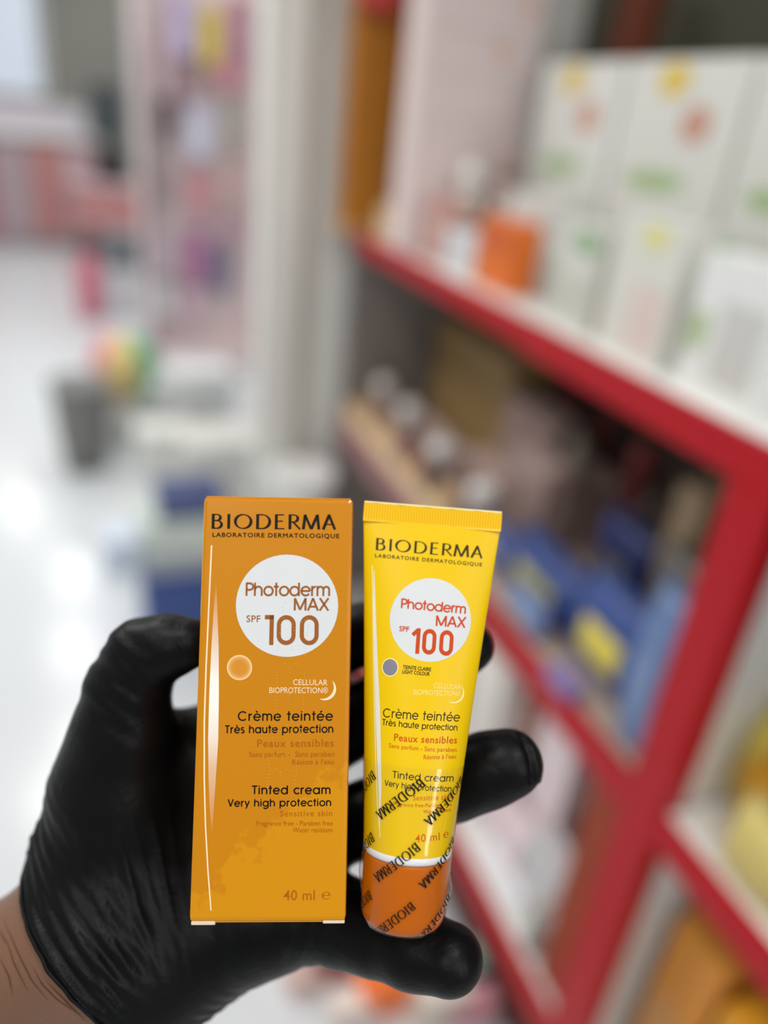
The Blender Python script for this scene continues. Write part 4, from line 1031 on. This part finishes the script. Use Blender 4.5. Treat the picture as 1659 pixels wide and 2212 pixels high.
# goods standing on the tiles in front of the shelf unit
for (px, py, w, d_, h, c, lab) in (
    (835, 2195, .10, .07, .075, (244, 122, 50), 'orange carton on the tiles under the little finger'),
    (730, 2120, .11, .07, .05, (150, 66, 50), 'brick red carton on the tiles behind the heel of the hand'),
    (662, 2150, .07, .07, .05, (214, 184, 174), 'beige pink carton on the tiles under the heel of the hand'),
    (955, 2230, .09, .06, .10, (226, 218, 206), 'cream carton on the tiles right of the orange one'),
    (1062, 2125, .07, .06, .07, (152, 200, 186), 'mint green carton on the tiles beside the little fingertip'),
    (1065, 2205, .09, .05, .05, (216, 150, 162), 'rose carton on the tiles nearer than the mint green one'),
    (760, 2230, .08, .05, .06, (226, 214, 206), 'off white carton on the tiles left of the orange one')):
    q = at(px, py, 'Z', 0.0)
    carton('product_carton', lab, 'carton', Vector((min(q.x, .622 - w / 2), q.y + d_ / 2, 0)), (w, d_, h), c, marks=[('print_panel', 'y', .15, .85, .3, .8, tuple(int(v * .94) for v in c), 'rect')])

# ------------------------------------------------------------------ goods in the near bay, right of the upright
pk(1580, 1670, 1545, .66, .05, (214, 192, 84), 'yellow packet farthest in the near bay on the white deck', (200, 160, 60), pym=1640)
pk(1570, 1720, 1680, .64, .05, (222, 160, 34), 'amber packet in the near bay standing in front of the yellow one', (190, 110, 20), pym=1740)
pk(1640, 1800, 1600, .68, .05, (206, 150, 40), 'golden packet at the right border of the picture', (226, 206, 110), pym=1700)
pk(1530, 1760, 1790, .59, .04, (212, 194, 116), 'pale straw packet lying forward at the edge of the white deck', (206, 186, 110), pym=1850)
yf = Y_(1375, 2100, .66)
carton('product_carton', 'tall orange carton below the white deck right of the red upright', 'carton', Vector((.70, .40, D3)), (.09, .085, .335), (216, 142, 48), marks=[('print_panel', 'x', .1, .55, .1, .6, (206, 152, 90), 'rect'), ('badge', 'x', .55, .9, .2, .45, (206, 200, 190), 'round')])
carton('product_carton', 'amber carton nearer than the tall orange one in the lowest bay', 'carton', Vector((.70, .305, D3)), (.09, .085, .30), (226, 156, 30), marks=[('print_panel', 'x', .1, .9, .5, .9, (200, 160, 70), 'rect')])
carton('product_carton', 'small grey box set back beside the lower upright', 'carton', Vector((.86, .415, D3)), (.08, .07, .40), (92, 84, 82), marks=[('print_panel', 'x', .1, .9, .5, .9, (110, 100, 98), 'rect')])

# ------------------------------------------------------------------ far end of the aisle
m_gw = mat('display_white', (226, 210, 210), rough=.5, var=.02)
GY = 4.6
a = at(318, 500, 'Y', GY); b = at(548, 500, 'Y', GY)
gon = tag(empty('display_stand', ((a.x + b.x) / 2, GY, 0)), 'white display stand hung with pink and lilac packs at the aisle end', 'display stand')
gw = (b.x - a.x) / 2
def gb(n, *q): bm = bmesh.new(); bm_box(bm, *q, .003); return bm_obj(n, bm, m_gw, gon)
gb('back_board', -gw, gw, .18, .22, 0, 2.5)
gb('side_panel', -gw - .02, -gw, -.0, .22, 0, 2.5); gb('side_panel', gw, gw + .02, -.0, .22, 0, 2.5)
gb('base', -gw, gw, -.04, .18, 0, .14)
def gpack(px, py, w, h, c, lab):
    p = at(px, py, 'Y', GY + .09); p.x = max((a.x + b.x) / 2 - gw + w * .57, min((a.x + b.x) / 2 + gw - w * .57, p.x))
    carton('boxed_pack', lab, 'pack', Vector((p.x, GY + .139, p.z - h / 2)), (w * 1.12, .08, h * 1.06), c, marks=[('print_panel', 'y', .15, .85, .2, .7, tuple(min(255, int(v * 1.06)) for v in c), 'rect')])
for (px, py, w, h, c, lab) in (
    (395, 60, .10, .26, (196, 180, 212), 'lilac pack at the top left of the far display stand'),
    (455, 85, .09, .24, (216, 190, 96), 'yellow pack high on the far display stand'),
    (515, 65, .09, .27, (186, 142, 156), 'mauve pack at the top right of the far display stand'),
    (495, 165, .10, .15, (200, 136, 150), 'pink pack right of centre on the far display stand'),
    (408, 185, .10, .18, (166, 136, 144), 'dusky mauve pack on the second level of the far stand'),
    (352, 150, .07, .26, (214, 190, 196), 'pale pink pack at the left edge of the far stand'),
    (358, 262, .07, .20, (124, 106, 110), 'dark mauve pack on the left of the third level'),
    (432, 290, .11, .24, (206, 206, 224), 'bluish white pack in the middle of the far stand'),
    (505, 270, .08, .24, (176, 172, 166), 'grey pack beside the bluish white one'),
    (432, 420, .11, .20, (206, 146, 152), 'pink pack at hand height on the far stand'),
    (500, 410, .08, .22, (206, 176, 172), 'pale salmon pack at hand height on the far stand'),
    (355, 400, .08, .20, (176, 156, 158), 'greyish pink pack at hand height, left edge'),
    (425, 560, .10, .26, (182, 120, 162), 'magenta lilac pack low on the far stand'),
    (478, 590, .08, .25, (120, 118, 146), 'slate violet pack low on the far stand'),
    (350, 560, .12, .20, (206, 188, 200), 'pale lavender pack low on the far stand'),
    (330, 650, .12, .18, (222, 222, 224), 'white pack low on the left of the far stand'),
    (495, 500, .08, .10, (196, 150, 170), 'small orchid pink pack right of the magenta lilac one'),
    (415, 660, .10, .16, (214, 180, 196), 'pale rose pack on the lowest level of the far stand')):
    gpack(px, py, w, h, c, lab)
# sales counter with pink fronts, farther back on the left
CYY = 8.6
a = at(-90, 420, 'Y', CYY); b = at(218, 420, 'Y', CYY)
ct = tag(empty('sales_counter', ((a.x + b.x) / 2, CYY, 0)), 'white topped sales counter with rose front panels far on the left', 'counter')
cw = (b.x - a.x) / 2; zt = at(80, 285, 'Y', CYY).z; zb = at(80, 480, 'Y', CYY).z
m_rose = mat('rose_panel', (196, 122, 134), rough=.5, var=.1, scale=4)
def cb(n, m, *q): bm = bmesh.new(); bm_box(bm, *q, .005); return bm_obj(n, bm, m, ct)
cb('carcass', mat('grey_carcass', (176, 164, 166), rough=.6), -cw, cw, .06, .6, 0, zt - .05)
cb('worktop', m_white, -cw - .03, cw + .03, -.05, .65, zt - .05, zt)
pcol = [('rose_panel', (222, 130, 150)), ('mauve_grey_panel', (186, 166, 172)), ('brick_rose_panel', (200, 140, 138)), ('pale_rose_panel', (222, 192, 198))]
for k in range(4): cb('front_panel', mat(pcol[k][0], pcol[k][1], rough=.5), -cw + k * cw / 2 + .012, -cw + (k + 1) * cw / 2 - .012, .02, .06, .10, zt - .09)
cb('plinth', mat('grey_plinth', (160, 150, 150)), -cw, cw, .08, .6, 0, .09)
p = at(60, 255, 'Y', CYY)
carton('display_box', 'long white box on top of the far sales counter', 'box', Vector((p.x, CYY + .25, zt)), (1.0, .3, .22), (222, 216, 224), marks=[('print_panel', 'y', .1, .9, .2, .7, (206, 200, 212), 'rect')])
a = at(150, 432, 'Y', 8.2); b = at(325, 432, 'Y', 8.2); zt = at(235, 392, 'Y', 8.2).z
tb = tag(empty('low_table', ((a.x + b.x) / 2, 8.2, 0)), 'low brick rose table in front of the sales counter', 'table'); hw = (b.x - a.x) / 2
box('tabletop', -hw, hw, -.05, .32, zt - .06, zt, mat('pale_rose_panel', (222, 192, 198)), tb, .005)
box('apron', -hw + .03, hw - .03, -.02, .29, zt - .42, zt - .06, mat('brick_rose_panel', (200, 140, 138)), tb, .005)
for sx in (-1, 1):
    for sy in (.0, .25): box('leg', sx * (hw - .06) - .025, sx * (hw - .06) + .025, sy, sy + .05, 0, zt - .42, mat('grey_plinth', (160, 150, 150)), tb)
p = at(240, 380, 'Y', 8.32)
pr = tag(empty('till', (p.x, 8.34, zt + .0006)), 'black till with slate screen standing on the low rose table', 'till')
box('base', -.14, .14, -.10, .12, 0, .24, mat('black_plastic', (22, 24, 24), rough=.4), pr, .01)
box('stand', -.03, .03, .02, .06, .24, .40, mat('black_plastic', (22, 24, 24), rough=.4), pr)
box('screen', -.15, .15, .0, .03, .36, .80, mat('slate_screen', (70, 78, 82), rough=.3), pr, .006)
# grey bin with a striped ball on it, and parcels on the tiles
def fl(px, py): return at(px, py, 'Z', 0.0)
p = fl(190, 1030)
bn = tag(empty('waste_bin', p + Vector((0, .1, 0))), 'dark grey round bin standing on the white tiles', 'bin')
lathe('tub', [(.06, 0), (.092, .01), (.108, .18), (.118, .37), (.118, .38), (.108, .38), (.098, .2), (.08, .03), (.02, .03)], mat('dark_grey_plastic', (118, 118, 114), rough=.5, var=.08, scale=10), bn, 32)
lathe('rim', [(.108, .375), (.126, .378), (.128, .39), (.122, .398), (.108, .395)], mat('grey_rim_plastic', (120, 120, 118), rough=.45), bn, 32)
p2 = fl(285, 960)
bkt = tag(empty('ball_basket', p2 + Vector((.02, .12, 0))), 'white tub behind the grey bin holding a striped ball', 'basket')
lathe('tub', [(.05, 0), (.13, .005), (.145, .10), (.155, .19), (.155, .2), (.143, .2), (.128, .1), (.05, .03)], cmat((214, 214, 210)), bkt, 32)
lathe('rim', [(.143, .19), (.162, .192), (.163, .198), (.158, .2), (.143, .2)], cmat((226, 226, 222)), bkt, 32)
def beach_ball(loc, R, lab):
    r = tag(empty('toy_ball', loc), lab, 'ball'); cols = [(224, 140, 156), (226, 198, 130), (110, 190, 140), (110, 180, 206), (216, 216, 214), (150, 130, 170)]
    for k, c in enumerate(cols):
        vs, fs = [], []; nu, nv = 6, 16
        for j in range(nv + 1):
            t = math.pi * j / nv
            for i in range(nu + 1):
                a = 2 * math.pi * (k + i / nu) / 6 - 3.30; vs.append((R * math.sin(t) * math.cos(a), R * math.sin(t) * math.sin(a), R + R * math.cos(t)))
        for j in range(nv):
            for i in range(nu): q = j * (nu + 1) + i; fs.append((q, q + nu + 1, q + nu + 2, q + 1))
        o = mesh_obj('ball_panel', vs, fs, cmat(c, .35), r, smooth=True); o['label'] = ['pink', 'yellow', 'green', 'blue', 'white', 'violet'][k] + ' panel'
pb = at(258, 810, 'Y', (p2.y + .12))
beach_ball(Vector((p2.x - .01, p2.y + .12, .2005)), .152, 'striped pink, green and blue ball resting in the white tub')
for (px, py, sx, sy, h, c, lab) in (
    (355, 1040, .22, .18, .22, (226, 226, 222), 'wide white parcel on the tiles right of the grey bin'),
    (440, 990, .28, .24, .40, (216, 218, 218), 'tall white parcel on the tiles behind the wide one'),
    (480, 1110, .30, .26, .30, (214, 212, 206), 'white parcel on the tiles close to the pillar')):
    q = fl(px, py); carton('parcel', lab, 'parcel', Vector((q.x, q.y + sy / 2, 0)), (sx, sy, h), c, marks=[('print_panel', 'y', .2, .8, .3, .7, tuple(int(v * .95) for v in c), 'rect')])
# stack of crates beside the aisle, behind the carton
q = fl(400, 1400)
def crate(base, sx, sy, h, c, lab):
    r = tag(empty('crate', base), lab, 'crate'); m = cmat(c, .4); t = .008
    for (n, e) in (('base', (-sx / 2, sx / 2, -sy / 2, sy / 2, 0, .01)), ('side', (-sx / 2, -sx / 2 + t, -sy / 2, sy / 2, .01, h)), ('side', (sx / 2 - t, sx / 2, -sy / 2, sy / 2, .01, h)), ('side', (-sx / 2 + t, sx / 2 - t, -sy / 2, -sy / 2 + t, .01, h)), ('side', (-sx / 2 + t, sx / 2 - t, sy / 2 - t, sy / 2, .01, h)),
                   ('rim', (-sx / 2 - .01, sx / 2 + .01, -sy / 2 - .01, -sy / 2, h - .03, h)), ('lid', (-sx / 2, sx / 2, -sy / 2, sy / 2, h, h + .006))):
        bm = bmesh.new(); bm_box(bm, *e, .002); bm_obj(n, bm, m, r)
cxx = q.x + .02; cyy = q.y + .12
crate(Vector((cxx, cyy, 0)), .26, .24, .24, (60, 84, 146), 'blue plastic crate on the tiles at the bottom of the stack left of the carton')
carton('parcel', 'grey blue box on the blue crate', 'parcel', Vector((cxx, cyy + .01, .2465)), (.25, .22, .05), (150, 156, 166), marks=[('print_panel', 'y', .1, .9, .2, .8, (166, 170, 178), 'rect')])
carton('parcel', 'greenish white box in the middle of the stack left of the carton', 'parcel', Vector((cxx, cyy + .02, .298)), (.24, .21, .11), (196, 206, 198), marks=[('print_panel', 'y', .1, .9, .2, .8, (206, 214, 208), 'rect')])
carton('parcel', 'navy box topmost of the stack left of the carton', 'parcel', Vector((cxx + .02, cyy + .03, .4095)), (.19, .18, .055), (52, 66, 110), marks=[('print_panel', 'y', .1, .9, .2, .8, (66, 80, 124), 'rect')])
q = fl(262, 1262)
carton('parcel', 'pale blue parcel on the tiles left of the crate stack', 'parcel', Vector((q.x, q.y + .14, 0)), (.10, .16, .13), (206, 218, 232), marks=[('print_panel', 'y', .1, .9, .2, .8, (216, 224, 234), 'rect')])
# bag and red bottle beside the display stand
q = fl(285, 700)
bg = tag(empty('hand_bag', q + Vector((0, .3, 0))), 'grey and black bag on the tiles left of the display stand', 'bag')
box('body', -.16, .16, -.09, .09, 0, .34, mat('grey_bag_cloth', (206, 206, 210), rough=.7), bg, .02)
box('top_panel', -.15, .15, -.085, .085, .34, .55, mat('slate_bag_cloth', (110, 114, 120), rough=.7), bg, .02)
q2 = fl(200, 705)
lathe_r = tag(empty('bottle', q2 + Vector((0, .25, 0))), 'tall cherry red bottle on the tiles left of the grey bag', 'bottle')
lathe('body', [(.07, 0), (.085, .01), (.085, .34), (.07, .40), (.035, .44), (.035, .46)], cmat((212, 112, 134)), lathe_r)
lathe('cap', [(.04, .45), (.042, .55), (.036, .56)], cmat((96, 60, 54)), lathe_r)

p = at(700, 960, 'Y', 1.72)
wb = tag(empty('basket', (.475, 1.70, 0)), 'tall white basket on the tiles at the far end of the shelf unit', 'basket')
lathe('tub', [(.05, 0), (.07, .005), (.078, .4), (.082, .66), (.082, .67), (.074, .67), (.068, .4), (.055, .03), (.01, .03)], cmat((220, 220, 216)), wb, 32)
lathe('rim', [(.074, .665), (.088, .668), (.09, .68), (.084, .688), (.074, .684)], cmat((228, 228, 226)), wb, 32)
